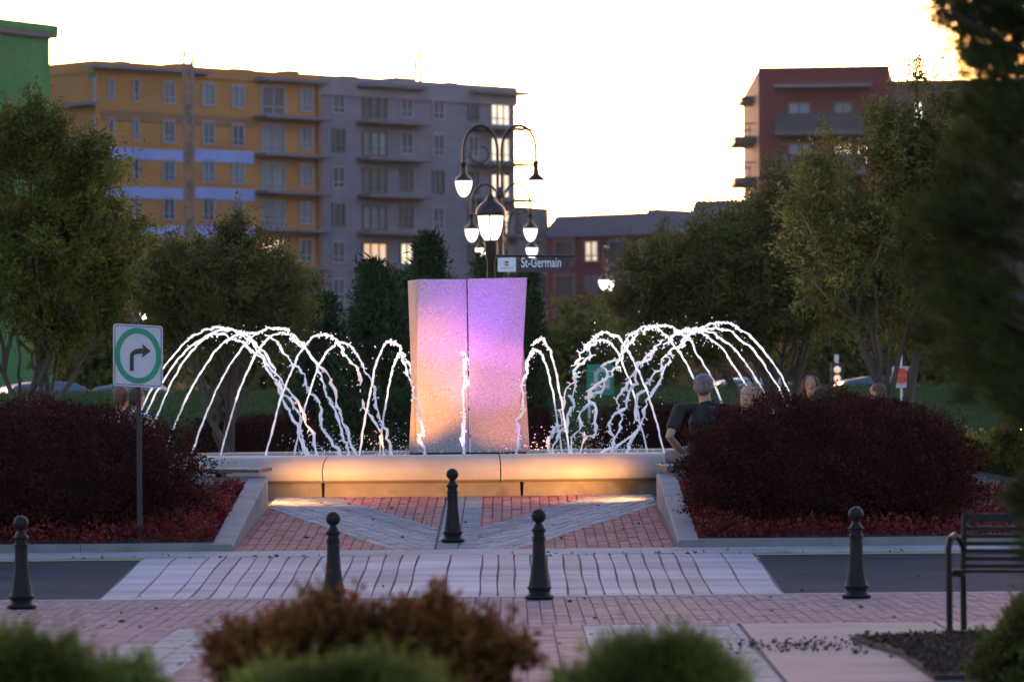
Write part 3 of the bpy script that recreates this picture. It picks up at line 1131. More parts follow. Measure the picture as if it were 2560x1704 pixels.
WP = 3.7
wash(-1.3, -1.9, -.66, .82, 21 * WP, 48, (1, .32, .045))
wash(-.6, -2.2, -.42, 1.15, 5 * WP, 40, (1, .30, .36))
wash(.0, -2.3, -.22, 2.05, 12 * WP, 40, (.26, .05, 1))
wash(.5, -2.3, .22, 1.3, 6.5 * WP, 44, (.32, .06, 1))
wash(.9, -2.2, .45, 2.0, 10 * WP, 44, (.56, .04, .85))
wash(.9, -2.0, .40, .70, 6 * WP, 44, (1, .25, .10))
wash(1.9, -1.3, .72, .55, 3.5 * WP, 44, (1, .30, .09))
wash(-2.4, -.3, -.66, 1.6, 8 * WP, 40, (1, .34, .12))

# golden floodlights behind the planter walls, washing the rim
for sgn in (-1, 1):
    c = Vector((XF + sgn * (2.46 if sgn < 0 else 2.14), 48.92, G(48.92) + .20))
    r_ = thing('ground_floodlight', c, 'small black floodlight on the paving behind the %s planter wall' % ('left' if sgn < 0 else 'right'), 'floodlight')
    r_['label'] = 'small black floodlight on the paving below the bench of the man in black' if sgn > 0 else 'small black floodlight on the paving below the bench by the right-turn sign'
    MB().lathe([(-.22, .05), (-.20, .018), (-.02, .018), (.0, .055), (.05, .055), (.05, .045)], c, 12).build('housing', fix_m, r_, True)
    spot('flood_lamp', c + Vector((0, 0, .07)), (XF - sgn * .1, 50.1, ZF + .66), 105, 122, (1, .45, .13), 1.0, .05, r_)

# ------------------------------------------------------------------ bollards
BP = [(0, .10), (.012, .15), (.034, .163), (.05, .158), (.064, .129), (.087, .112), (.112, .118), (.136, .136), (.148, .134), (.152, .125), (.163, .117),
      (.231, .1045), (.30, .0935), (.383, .083), (.46, .0765), (.534, .072), (.648, .068), (.652, .076), (.668, .076), (.672, .069), (.682, .069), (.686, .078), (.695, .077),
      (.70, .062), (.739, .064), (.755, .08), (.765, .081), (.799, .057), (.818, .046), (.837, .034), (.842, .036)]
BP += [(.917 - .081 * math.cos(t), .081 * math.sin(t)) for t in np.linspace(.45, math.pi - .02, 14)]


def bollard(px, py, Y, H, label):
    p = at(px, py, Y)
    loc = Vector((p.x, Y, G(Y) + .010))
    root = thing('bollard', loc, label, 'bollard', 'ball-topped bollards')
    i0 = 31
    MB().lathe([(z * H, r * H) for z, r in BP[:i0]], loc, 48, (.17 * H, .64 * H, 12)).build('post', iron, root, True)
    MB().lathe([(z * H, r * H) for z, r in BP[i0 - 1:]], loc, 32).build('ball_finial', iron, root, True)
    return root


bollard(50, 1408, 35.2, .72, 'black ball-topped bollard by the asphalt on the right-turn sign side of the crosswalk')
bollard(768, 1388, 36.0, .715, 'black ball-topped bollard rising behind the bronze shrub')
bollard(1241, 1383, 36.1, .72, 'black ball-topped bollard at the crosswalk, clear of the bronze shrub')
bollard(1971, 1383, 35.8, .72, 'black ball-topped bollard near the slatted metal bench')
bollard(1042, 1249, 43.3, .70, 'black ball-topped bollard standing in the plaza before the fountain')


# ------------------------------------------------------------------ hedges and groundcover
def hedge(name, label, x0, x1, ytop, Y, rz_top, ydepth, seed, n, p=3.2, group='burgundy hedges round the fountain', zbase=None):
    a, b = wx(x0, Y), wx(x1, Y)
    if zbase is None: zbase = bedz((a + b) / 2, Y - ydepth * .9) - .16
    top = at((x0 + x1) / 2, ytop, Y).z
    zb = (bedz((a + b) / 2, Y) if zbase is None else zbase)
    c = ((a + b) / 2, Y, (top + zb) / 2)
    return shrub(name, label, c, ((b - a) / 2, ydepth, (top - zb) / 2), F_burg, seed, n, .032, .02, 'hedge', group, p, burgundy_core, .10, .085, 1.0, zb)


hedge('hedge', 'large dark burgundy hedge behind the right-turn sign', -320, 448, 928, 44.5, 0, 1.55, 21, 52000, 2.7)
hedge('hedge', 'large dark burgundy hedge beside the man in black', 1580, 2240, 912, 44.5, 0, 1.55, 22, 52000, 2.5)
hedge('hedge', 'burgundy hedge beyond the jets under the leafy tree', 425, 745, 958, 63.2, 0, .8, 23, 14000, 4, zbase=G(63))
hedge('hedge', 'burgundy hedge beyond the jets below the green U-turn sign', 1365, 1640, 930, 63.2, 0, .8, 24, 14000, 4, zbase=G(63))
hedge('hedge', 'low burgundy shrub just beside the sculpture, beyond the basin', 1214, 1272, 945, 63.5, 0, .5, 25, 4000, 3, zbase=G(63))

rng = np.random.default_rng(31)
for sgn, lab in ((-1, 'red leafy groundcover in the bed of the right-turn sign'), (1, 'red leafy groundcover in the bed of the hedge by the man in black')):
    n = 30000
    X = XF + sgn * (2.26 + rng.uniform(0, 1, n) ** 1.6 * 6.5)
    Yg = PZ0 + .24 + rng.uniform(0, 1, n) ** 1.1 * 5.0
    keep = Yg < YF - np.sqrt(np.maximum(0, 6.9 ** 2 - np.minimum(np.abs(X - XF), 6.6) ** 2)) - .1
    X, Yg = X[keep], Yg[keep]
    base = np.array([bedz(x, y) for x, y in zip(X, Yg)])
    lump = .5 + .5 * np.sin(X * 11 + 1.5 * np.sin(Yg * 6)) * np.sin(Yg * 9 + X * 3)
    Z = base + rng.uniform(0, 1, len(X)) * (.06 + .14 * lump)
    pos = np.stack([X, Yg, Z], 1)
    dr = rng.normal(size=pos.shape) + np.array([0, -.2, .5])
    o = leaves('groundcover', rng, pos, dr, .045, .026, F_red)
    tagit(o, lab, 'groundcover', kind='stuff')
# golden plants beyond the basin
p = at(1335, 1028, 62.2)
shrub('flower_clump', 'low clump of yellow-green plants beyond the basin', (p.x, 62.2, G(62) + .12), (.38, .25, .13), F_gold, 33, 2600, .05, .02, 'plant', None, 2.5, soil, .2, .1, .7, G(62) - .01)

# grass beyond the fountain
rng = np.random.default_rng(35)
n = 26000
Yg = rng.uniform(64.5, 101, n)
X = rng.uniform(-1, 1, n) * (Yg * .118 + .5)
pos = np.stack([X, Yg, np.array([G(y) for y in Yg]) - .03], 1)
dr = rng.normal(size=pos.shape) * .35 + np.array([0, 0, 1.0])
o = leaves('lawn_grass', rng, pos, dr, .075, .03, F_grass)
tagit(o, 'mown green grass of the lawn beyond the fountain', 'grass', kind='stuff')

# ------------------------------------------------------------------ trees
tree('leafy_tree', 'large multi-stemmed green tree beside the green-sheathed building', 58.5,
     [(60, 430, 140, 160), (150, 560, 140, 180), (40, 640, 150, 150), (190, 420, 80, 110), (240, 640, 70, 110), (90, 300, 60, 60), (245, 385, 36, 40), (285, 520, 40, 45), (150, 740, 110, 60), (210, 330, 25, 30), (20, 330, 60, 70)],
     70, F_green, 41, 540, 120, .12, .068, .028, 'broadleaf trees round the fountain', 3, .75, .35, limb_r=.055, nlimb=18)
tree('leafy_tree', 'rounded multi-stemmed tree below the ochre building', 61.5,
     [(500, 660, 170, 100), (420, 600, 80, 55), (620, 690, 95, 90), (540, 575, 45, 50), (370, 670, 60, 90), (460, 765, 120, 50), (640, 760, 70, 60), (545, 530, 12, 30), (610, 620, 60, 40), (690, 730, 28, 50)],
     505, F_olive, 42, 420, 115, .12, .068, .027, 'broadleaf trees round the fountain', 4, .75, .3, limb_r=.045, nlimb=20)
tree('leafy_tree', 'wide spreading tree before the slate-roofed brick building', 62.5,
     [(1560, 670, 130, 115), (1690, 620, 150, 110), (1490, 650, 55, 75), (1600, 565, 70, 40), (1800, 690, 150, 120), (1700, 530, 60, 45), (1790, 440, 30, 60), (1690, 760, 130, 50), (1640, 770, 150, 45), (1455, 700, 45, 50), (1520, 565, 20, 25), (1830, 560, 110, 100), (1850, 450, 70, 60), (1740, 470, 40, 40)],
     1790, F_olive, 43, 640, 110, .13, .068, .027, 'broadleaf trees round the fountain', 4, .7, .3, limb_r=.045, nlimb=22)
tree('leafy_tree', 'tall tree with leaning dark stems before the red-brick tower', 57.5,
     [(1900, 480, 90, 110), (2070, 340, 70, 110), (2130, 480, 140, 200), (1960, 600, 150, 150), (2200, 400, 110, 180), (2060, 730, 150, 80), (2105, 200, 9, 40), (2020, 250, 25, 35), (1890, 370, 30, 45)],
     2085, F_olive, 44, 480, 120, .13, .068, .027, 'broadleaf trees round the fountain', 3, .7, .3, limb_r=.06, nlimb=18)


def conifer(label, dx, ytop, Y, wpx, seed, n=9000, group='dark conifers behind the fountain', lobes=None):
    rng = np.random.default_rng(seed)
    top = at(dx, ytop, Y)
    zb = G(Y)
    H = top.z - zb
    W = wpx * mpp(Y)
    root = thing('conifer', (top.x, Y, zb), label, 'conifer', group)
    mb = MB().tube([(top.x, Y, zb - .05), (top.x + .03, Y, zb + H * .5), (top.x, Y, top.z - .05)], [.10, .06, .012], 8)
    P_, D_ = [], []
    nb_ = 90
    for i in range(nb_):
        t = (i + rng.uniform(0, 1)) / nb_
        z = zb + H * (.06 + .93 * t)
        ln = W * (.12 + .88 * (1 - t) ** .75) * rng.uniform(.65, 1.12)
        a = rng.uniform(0, 6.283)
        tip = Vector((top.x + math.cos(a) * ln, Y + math.sin(a) * ln, z + ln * .28))
        mb.tube([(top.x, Y, z), ((top.x + tip.x) / 2, (Y + tip.y) / 2, z + ln * .05), tip], [.018, .012, .005], 4)
        m_ = int(n / nb_)
        q = rng.uniform(.2, 1.05, m_)
        base = np.array([[top.x, Y, z]]) + q[:, None] * (np.array(tip) - np.array([top.x, Y, z]))[None]
        base += rng.normal(size=(m_, 3)) * (.05 + .09 * ln)
        P_.append(base)
        D_.append(rng.normal(size=(m_, 3)) * .6 + np.array([math.cos(a) * .5, math.sin(a) * .5, .6]))
    leaves('crown', rng, np.concatenate(P_), np.concatenate(D_), .13, .03, F_con, root)
    mb.build('trunk', bark, root, True)


conifer('dark bushy conifer with the highest top, left of the sculpture', 985, 548, 68, 95, 51, 11000)
conifer('broad dark conifer between the ochre building and the sculpture', 860, 612, 66.5, 120, 52, 15000)
conifer('small dark conifer next to the rounded leafy tree', 742, 690, 67.5, 100, 53, 12000)
conifer('narrow dark conifer between the broad conifer and the sculpture edge', 925, 640, 70, 90, 54, 10000)
conifer('green conifer under the street-name sign', 1120, 598, 77, 95, 55, 11000)
conifer('lighter green conifer right of the sculpture', 1215, 625, 74, 60, 56, 9000)
bgt = [('dark round tree far behind the U-turn sign', 1345, 120, [(1345, 830, 75, 80), (1300, 860, 50, 50)], 61),
       ('dark tree far beyond the jets, below the brick facade', 1470, 125, [(1480, 830, 90, 80), (1420, 850, 60, 50)], 62),
       ('shaded tree far beyond the left street lamp', 300, 125, [(300, 840, 90, 60), (210, 850, 60, 50)], 63),
       ('shaded tree far beyond the spreading tree, near the traffic signal', 1880, 130, [(1890, 830, 110, 60), (1980, 800, 90, 60)], 64),
       ('shaded tree far behind the red sign', 2180, 120, [(2180, 800, 120, 100), (2280, 780, 90, 120)], 65),
       ('dark tree far beyond the rounded leafy tree', 640, 120, [(650, 850, 100, 60), (560, 840, 80, 60)], 66)]
for lab, bx, Y, el, sd_ in bgt:
    tree('background_tree', lab, Y, el, bx, F_green, sd_, 90, 60, .35, .22, .12, 'trees far behind the fountain', 1, .8, .2, limb_r=.12, nlimb=6)

# ------------------------------------------------------------------ pine at the right edge, near the camera
rng = np.random.default_rng(71)
YP = 19.0
pb = Vector((wx(2580, YP), YP, G(YP)))
pine = thing('pine_tree', pb, 'near pine with long drooping needles at the edge of the bench', 'pine')
mb = MB().tube([pb + Vector((0, 0, -.05)), pb + Vector((.02, 0, 1.6)), pb + Vector((-.02, 0, 4.3))], [.07, .055, .02], 8)
tuft_p, tuft_d = [], []
env = [(-60, 2150), (0, 2128), (60, 2150), (110, 2195), (160, 2180), (200, 2165), (280, 2210), (330, 2160), (420, 2100), (520, 2060), (620, 2090), (720, 2110), (820, 2130), (900, 2240), (950, 2330), (1040, 2350), (1120, 2340), (1200, 2300), (1300, 2340), (1420, 2370)]
for i in range(240):
    yv = rng.uniform(-140, 1330)
    xe = np.interp(yv, [e[0] for e in env], [e[1] for e in env]) + 22
    xv = xe + abs(rng.normal()) * 130 if rng.random() < .55 else rng.uniform(xe, 2560)
    Yt = YP + rng.uniform(-.55, .55)
    tip = at(xv, yv, Yt)
    s0 = Vector((pb.x, YP, max(.3, tip.z - abs(tip.x - pb.x) * .35)))
    mid = s0.lerp(tip, .5) + Vector((0, 0, -.04))
    if rng.random() < .5:
        mb.tube([s0, mid, tip], [.016, .011, .005], 4)
    dirv = (tip - s0).normalized()
    for j in range(3):
        tuft_p.append(s0.lerp(tip, 1 - j * .13) + Vector(rng.normal(size=3)) * .025)
        tuft_d.append(dirv + Vector((0, 0, .35)))
TP = np.array(tuft_p); TD = np.array(tuft_d)
per = 46
ii = np.repeat(np.arange(len(TP)), per)
pos = TP[ii] + rng.normal(size=(len(ii), 3)) * .022
dr = TD[ii] + rng.normal(size=(len(ii), 3)) * .55
leaves('crown', rng, pos, dr, .115, .007, F_pine, pine)
mb.build('trunk', bark, pine, True)

# ------------------------------------------------------------------ foreground shrubs (soft, close to the camera)
def low_shrub(name, label, lobes, Y, matl, seed, n, L, W, coremat, group=None, grassy=False):
    rng = np.random.default_rng(seed)
    cx = np.mean([l[0] for l in lobes])
    loc = Vector((wx(cx, Y), Y, G(Y) - .0))
    root = thing(name, loc, label, 'shrub', group)
    P_, D_ = [], []
    mb = MB()
    tot = sum(l[2] * l[3] for l in lobes)
    for (lx, ly, rx, ry) in lobes:
        c = at(lx, ly, Y)
        r = (rx * mpp(Y), rx * mpp(Y) * .8, ry * mpp(Y))
        k = int(n * rx * ry / tot)
        per_ = 64 if grassy else 26
        nsp = max(8, k // per_)
        dd = rng.normal(size=(nsp, 3)); dd[:, 2] = np.abs(dd[:, 2]) * .9 - .15
        dd /= np.linalg.norm(dd, axis=1, keepdims=True)
        ln = rng.uniform(.72, 1.22, nsp)
        si = np.repeat(np.arange(nsp), per_)
        q = rng.uniform(.45, 1.0, len(si)) * ln[si]
        bend = np.array([0, 0, .12]) * (q ** 2)[:, None] * rng.uniform(-.6, 1, nsp)[si][:, None]
        p_ = np.array(c) + (dd[si] * q[:, None] + bend) * np.array(r) + rng.normal(size=(len(si), 3)) * (.030 if grassy else .018)
        P_.append(p_); D_.append(dd[si] * .8 + rng.normal(size=p_.shape) * (.45 if grassy else .55) + np.array([0, 0, .5 if grassy else .35]))
        k_ = .30 if grassy else .55
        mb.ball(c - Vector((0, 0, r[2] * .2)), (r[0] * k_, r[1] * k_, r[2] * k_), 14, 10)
        for _ in range(14):
            a = rng.uniform(0, 6.28); q = rng.uniform(.3, .95)
            t = c + Vector((math.cos(a) * r[0] * q, math.sin(a) * r[1] * q, r[2] * rng.uniform(.5, 1.0)))
            f = Vector((c.x + math.cos(a) * r[0] * .3, Y + math.sin(a) * r[1] * .3, G(Y) - .02))
            mb.tube([f, (f + t) * .5 + Vector((0, 0, .04)), t], [.008, .006, .003], 4)
    leaves('foliage', rng, np.concatenate(P_), np.concatenate(D_), L, W, matl, root)
    mb.build('stems', coremat, root, True)
    return root


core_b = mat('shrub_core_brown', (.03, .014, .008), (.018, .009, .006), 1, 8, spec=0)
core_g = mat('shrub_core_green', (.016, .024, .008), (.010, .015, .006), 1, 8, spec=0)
low_shrub('bronze_shrub', 'wide bronze-leaved shrub before the crosswalk', [(640, 1520, 170, 100), (780, 1470, 170, 105), (960, 1490, 190, 105), (1110, 1530, 125, 110), (560, 1540, 80, 90), (1010, 1400, 22, 40), (850, 1560, 300, 130)], 17.0, F_bronze, 81, 15000, .038, .022, core_b)
low_shrub('green_shrub', 'fine-leaved green shrub in front of the pavement by the lone outer bollard', [(80, 1580, 150, 90), (220, 1610, 120, 80), (10, 1560, 100, 80), (-80, 1600, 120, 120), (310, 1620, 60, 60)], 15.5, F_lime, 82, 9000, .065, .013, core_g, 'fine-leaved green shrubs in front', grassy=True)
low_shrub('green_shrub', 'fine-leaved green shrub tucked against the bronze shrub', [(790, 1610, 140, 80), (660, 1630, 100, 70), (910, 1630, 110, 70)], 14.0, F_lime, 83, 9000, .05, .010, core_g, 'fine-leaved green shrubs in front', grassy=True)
low_shrub('green_shrub', 'fine-leaved green shrub beside the concrete path', [(1480, 1580, 140, 85), (1600, 1590, 100, 80), (1370, 1610, 80, 60), (1530, 1530, 80, 50)], 15.5, F_lime, 84, 11000, .055, .010, core_g, 'fine-leaved green shrubs in front', grassy=True)
low_shrub('green_shrub', 'olive green shrub growing beside the slatted metal bench', [(2360, 1500, 95, 100), (2310, 1560, 75, 70), (2400, 1440, 70, 90)], 24.0, F_olive, 85, 9000, .05, .016, core_g)
low_shrub('green_shrub', 'golden green shrub behind the hedge below the pine', [(2290, 1060, 75, 75), (2340, 1010, 60, 60), (2270, 1130, 60, 60), (2380, 1090, 90, 110)], 50.5, F_gold, 86, 6000, .06, .035, core_g)

gp = at(2352, 1000, 52.0)
gl_ = thing('garden_lamp', (gp.x, 52.0, G(52)), 'small warm garden lamp glowing beside the golden shrub', 'lamp')
MB().lathe([(-.03, .05), (gp.z - G(52) - .10, .045)], (gp.x, 52.0, G(52)), 10).build('post', iron_post, gl_, True)
MB().ball(gp, (.07, .07, .10), 12, 8).build('globe', emis('garden_globe', (1, .62, .16), 1.6), gl_, True)
MB().lathe([(.085, .10), (.12, .09), (.16, .01)], gp, 12).build('cap', iron_post, gl_, True)

# ------------------------------------------------------------------ slatted metal bench
bb = Vector((wx(2181, 30.4), 30.4, G(30.4) + .012))
mbench = thing('metal_bench', bb, 'black slatted metal bench at the edge of the concrete path', 'bench')
yaw = math.radians(-19)
ex = Vector((math.cos(yaw), math.sin(yaw), 0)); ey = Vector((-math.sin(yaw), math.cos(yaw), 0)); ez = Vector((0, 0, 1))
E = lambda a, b, c: bb + ex * a + ey * b + ez * c
for xo in (0, 1.55):
    MB().tube([E(xo, 0, 0), E(xo, 0, .30), E(xo - .005, 0, .55), E(xo, .03, .615), E(xo + .01, .12, .635), E(xo + .01, .26, .61), E(xo + .012, .36, .54)], [.021, .021, .021, .022, .024, .022, .016], 8).build('armrest', iron_post, mbench, True)
    MB().box(-.035, .035, -.03, .03, 0, .015).add([], []).build('foot_plate', iron_post, mbench, world=False).location = tuple(ex * xo)
    MB().tube([E(xo + .01, .36, 0), E(xo + .01, .35, .4), E(xo + .01, .42, .77)], .021, 8).build('leg', iron_post, mbench, True)
    MB().tube([E(xo, 0, .39), E(xo + .01, .36, .37)], .020, 8).build('seat_rail', iron_post, mbench, True)
for k in range(7):
    h = .425 + k * .050
    y = .355 + (h - .40) * .19
    hh = .019 if k < 6 else .036
    MB().obox(E(.79, y, h + (.022 if k == 6 else 0)), ex * .765, ey * .008, ez * hh * .75 + ey * hh * .15).build('slat', iron_post, mbench)
for k in range(6):
    MB().obox(E(.79, .02 + k * .066, .405 - .003 * k), ex * .765, ey * .024, ez * .008).build('slat', iron_post, mbench)


# ------------------------------------------------------------------ signs
def disc(c, r, ex_, ez_, n_=40, sx=1.0):
    return [c + ex_ * (r * sx * math.cos(2 * math.pi * k / n_)) + ez_ * (r * math.sin(2 * math.pi * k / n_)) for k in range(n_)]


def flat(pts, nrm, th):
    n_ = len(pts)
    return MB().add([*pts, *[p + nrm * th for p in pts]], [tuple(range(n_))[::-1], tuple(range(n_, 2 * n_))] + [(i, (i + 1) % n_, n_ + (i + 1) % n_, n_ + i) for i in range(n_)])


def rrect(c, hw, hh, r, ex_, ez_):
    out = []
    for (sx, sz, a0) in ((1, 1, 0), (-1, 1, 90), (-1, -1, 180), (1, -1, 270)):
        for k in range(6):
            a = math.radians(a0 + 18 * k)
            out.append(c + ex_ * (sx * (hw - r) + r * math.cos(a)) + ez_ * (sz * (hh - r) + r * math.sin(a)))
    return out


def ring(c, r0, r1, ex_, ez_, nrm, th, sx0=1, sx1=1, n_=48):
    a, b = disc(c, r1, ex_, ez_, n_, sx1), disc(c, r0, ex_, ez_, n_, sx0)
    V = [*a, *b, *[p + nrm * th for p in a], *[p + nrm * th for p in b]]
    F_ = []
    for i in range(n_):
        j = (i + 1) % n_
        F_ += [(2 * n_ + i, 2 * n_ + j, 3 * n_ + j, 3 * n_ + i), (i, j, 2 * n_ + j, 2 * n_ + i), (n_ + j, n_ + i, 3 * n_ + i, 3 * n_ + j)]
    return MB().add(V, F_)


YS = 42.82
sc_ = at(317.5, 818, YS)
base_s = Vector((wx(319, YS), YS, bedz(wx(319, YS), YS)))
sign = thing('traffic_sign', base_s, 'white right-turn sign with a green ring and black arrow', 'sign')
tilt = math.radians(1.6)
yw = math.radians(12)
ex = Vector((math.cos(yw), math.sin(yw), 0)); nr_ = Vector((math.sin(yw), -math.cos(yw), 0)); ez = Vector((0, 0, 1))
tilt = math.radians(3.4)
exr = (ex * math.cos(tilt) - ez * math.sin(tilt)); ezr = (ez * math.cos(tilt) + ex * math.sin(tilt))
ezr = (ez + ex * .01).normalized()
hw, hh = 57.5 * mpp(YS), 71.5 * mpp(YS)
MB().obox((base_s + Vector((sc_.x + .005, YS + .03, sc_.z + hh * .98))) * .5 + Vector((base_s.x * 0, YS * 0 + .015, 0)) if False else Vector(((base_s.x + sc_.x) / 2, YS + .035, (base_s.z - .1 + sc_.z + hh * 1.0) / 2)),
          Vector((.022, 0, 0)), Vector((0, .015, 0)), Vector(((sc_.x - base_s.x) / 2, 0, (sc_.z + hh - base_s.z + .1) / 2))).build('post', mat('dark_steel_post', (.022, .016, .014), (.014, .010, .009), .7, 12), sign)
pl = flat(rrect(sc_, hw, hh, .03, exr, ezr), -nr_, .004).build('sign_plate', white_paint, sign)
f0 = sc_ + nr_ * .002
outer, inner = rrect(f0, hw * .945, hh * .955, .028, exr, ezr), rrect(f0, hw * .92, hh * .935, .024, exr, ezr)
n_ = len(outer)
MB().add([*outer, *inner], [(i, (i + 1) % n_, n_ + (i + 1) % n_, n_ + i) for i in range(n_)]).build('border', black_paint, sign)
ring(sc_ + nr_ * .002, hh * .715, hh * .90, exr, ezr, nr_, .0015, hw / hh * 1.02, hw / hh * 1.04).build('green_ring', green_paint, sign)
ap = []
cA = sc_ + nr_ * .0035
A2 = lambda u, v: cA + exr * (u * hw) + ezr * (v * hh)
# bent arrow in plate units
R0_, R1_ = .37, .54
arc_out = [(-.32, -.50)] + [(.22 - .54 * math.cos(t), .02 - .0 + .26 * math.sin(t) / .26 * .26) for t in np.linspace(0, math.pi / 2, 9)]
oc = (.20, -.02)
outl = [(-.33, -.50)] + [(oc[0] - .53 * math.cos(t), oc[1] + .27 * math.sin(t)) for t in np.linspace(0, math.pi / 2, 9)]
head = [(.17, .37), (.52, .16), (.17, -.04), (.20, .07)]
inn = [(oc[0] - .37 * math.cos(t), oc[1] + .09 * math.sin(t)) for t in np.linspace(math.pi / 2, 0, 9)] + [(-.17, -.50)]
mb = MB()
m9 = len(outl)
V = [A2(*p) for p in outl] + [A2(*p) for p in inn[::-1]]
mb.add(V, [(i, m9 + i, m9 + i + 1, i + 1) for i in range(m9 - 1)])
mb.add([A2(.15, .40), A2(.52, .17), A2(.15, -.06), A2(.20, .08), A2(.20, .26)], [(0, 4, 3, 2, 1)])
mb.build('arrow', black_paint, sign)
for v in (.93, -.93):
    MB().ball(sc_ + nr_ * .006 + ezr * (hh * v), .006, 8, 6).build('bolt', alu, sign)


def text_mesh(txt, size, matl, parent, loc, ex_, ez_, width=None, bold=0.0):
    c = bpy.data.curves.new('txt', 'FONT')
    c.body, c.size, c.align_x, c.align_y, c.offset = txt, size, 'LEFT', 'BOTTOM', bold
    c.extrude = .001
    t = bpy.data.objects.new('txt', c)
    COL.objects.link(t)
    dg = bpy.context.evaluated_depsgraph_get()
    me = bpy.data.meshes.new_from_object(t.evaluated_get(dg))
    bpy.data.objects.remove(t)
    xs_ = [v.co.x for v in me.vertices]
    sx = 1.0 if not width else width / (max(xs_) - min(xs_))
    x0_ = min(xs_)
    ny = ez_.cross(ex_)
    b = baseloc(parent)
    for v in me.vertices:
        p_ = Vector(loc) + ex_ * ((v.co.x - x0_) * sx) + ez_ * v.co.y - ny * (-v.co.z) * -1
        v.co = p_ - b
    me.materials.clear()
    return link('lettering', me, matl, parent)


# green U-turn sign beyond the basin
YU = 80.0
cu = at(1381, 873, YU)
us = thing('traffic_sign', (cu.x, YU, G(YU)), 'green U-turn sign with a white bent arrow beyond the basin', 'sign')
X3, Z3, N3 = Vector((1, 0, 0)), Vector((0, 0, 1)), Vector((0, -1, 0))
hw, hh = 31 * mpp(YU), 35 * mpp(YU)
MB().box(cu.x - .22, cu.x - .17, YU + .02, YU + .06, G(YU) - .1, cu.z + hh).build('post', alu, us)
flat(rrect(cu, hw, hh, .03, X3, Z3), Vector((0, 1, 0)), .004).build('sign_plate', green_paint, us)
mb = MB()
pu = lambda u, v: cu + N3 * .006 + X3 * (u * hw) + Z3 * (v * hh)
oc_ = [(.72, -.62)] + [(.13 + .59 * math.cos(t), .25 + .55 * math.sin(t)) for t in np.linspace(0, math.pi, 13)] + [(-.46, -.25)]
ic_ = [(.42, -.62)] + [(.13 + .29 * math.cos(t), .25 + .28 * math.sin(t)) for t in np.linspace(0, math.pi, 13)] + [(-.16, -.25)]
V = [pu(*p) for p in oc_] + [pu(*p) for p in ic_]
q_ = len(oc_)
mb.add(V, [(i, i + 1, q_ + i + 1, q_ + i) for i in range(q_ - 1)])
mb.add([pu(-.72, -.22), pu(-.31, -.85), pu(.10, -.22)], [(0, 1, 2)])
mb.build('arrow', white_paint, us)
# red round mark on a white board
YR = 84.0
cr = at(2074, 864, YR)
rs = thing('traffic_sign', (cr.x, YR, G(YR)), 'small red octagonal sign on a white board among the stems', 'sign')
MB().box(cr.x - .02, cr.x + .02, YR + .01, YR + .05, G(YR) - .1, cr.z + .4).build('post', alu, rs)
MB().box(cr.x - .17, cr.x + .17, YR, YR + .008, cr.z - .22, cr.z + .17).build('board', white_paint, rs)
flat([cr + N3 * .006 + X3 * (.15 * math.cos(math.radians(22.5 + 45 * k))) + Z3 * (.15 * math.sin(math.radians(22.5 + 45 * k))) for k in range(8)], N3, .002).build('red_octagon', mat('red_sign_paint', (.55, .06, .03), (.45, .04, .02), .5, 6), rs)
MB().box(cr.x - .09, cr.x + .09, YR - .012, YR - .009, cr.z - .025, cr.z + .03).build('text_bar', mat('worn_sign_legend', (.55, .10, .07), (.48, .08, .05), .6, 30), rs)

# ------------------------------------------------------------------ street lamps
globe_m = emis('lamp_globe', (1.0, .88, .66), .55)
lamp_col = mat('lamp_post_black', (.035, .027, .023), (.022, .017, .015), .4, 8, metal=.5)


def double_lamp():
    """origin at the foot, arms along x; 6.1 m tall"""
    root = thing('street_lamp', (0, 0, 0), 'x', 'street lamp', 'twin-arm street lamps')
    H = 6.1
    MB().lathe([(-2.2, .17), (-1.2, .17), (-1.1, .12), (.0, .10), (.05, .075), (4.1, .055), (4.12, .10), (4.2, .115), (4.28, .075), (4.36, .06)], (0, 0, 0), 14).build('post', lamp_col, root, True)
    for s_ in (-1, 1):
        mb = MB()
        A = []
        A.append((s_ * .05, 0, 4.3)); A.append((s_ * .05, 0, 5.15))
        for k in range(0, 17):
            t = math.pi * k / 16
            A.append((s_ * (.43 - .38 * math.cos(t)), 0, 5.25 + .60 * math.sin(t)))
        A.append((s_ * .81, 0, 4.98))
        mb.tube(A, .034, 8)
        arm = mb.build('arm', lamp_col, root, True)
        mb = MB()
        S = []
        for k in range(22):
            t = -.55 + 5.3 * k / 21
            r = .26 * (1 - .42 * k / 21)
            S.append((s_ * (.43 + r * math.cos(math.pi * .0 - t) * 1), 0, 5.18 + r * math.sin(-t) * 1.05))
        mb.tube(S, .017, 6)
        S = []
        for k in range(14):
            t = .3 + 4.4 * k / 13
            S.append((s_ * (.20 + .12 * math.cos(t)), 0, 4.82 + .14 * math.sin(t)))
        mb.tube(S, .015, 6)
        mb.build('scroll', lamp_col, root, True)
        c = (s_ * .81, 0, 0)
        MB().lathe([(5.0, .03), (4.96, .075), (4.94, .075), (4.91, .06), (4.72, .065), (4.66, .08), (4.62, .13), (4.56, .185), (4.52, .20), (4.505, .20)], c, 18).build('lamp_hood', lamp_col, root, True)
        MB().lathe([(4.505, .185), (4.42, .18), (4.32, .155), (4.22, .115), (4.16, .07), (4.135, .02)], c, 18).build('globe', globe_m, root, True)
    return root


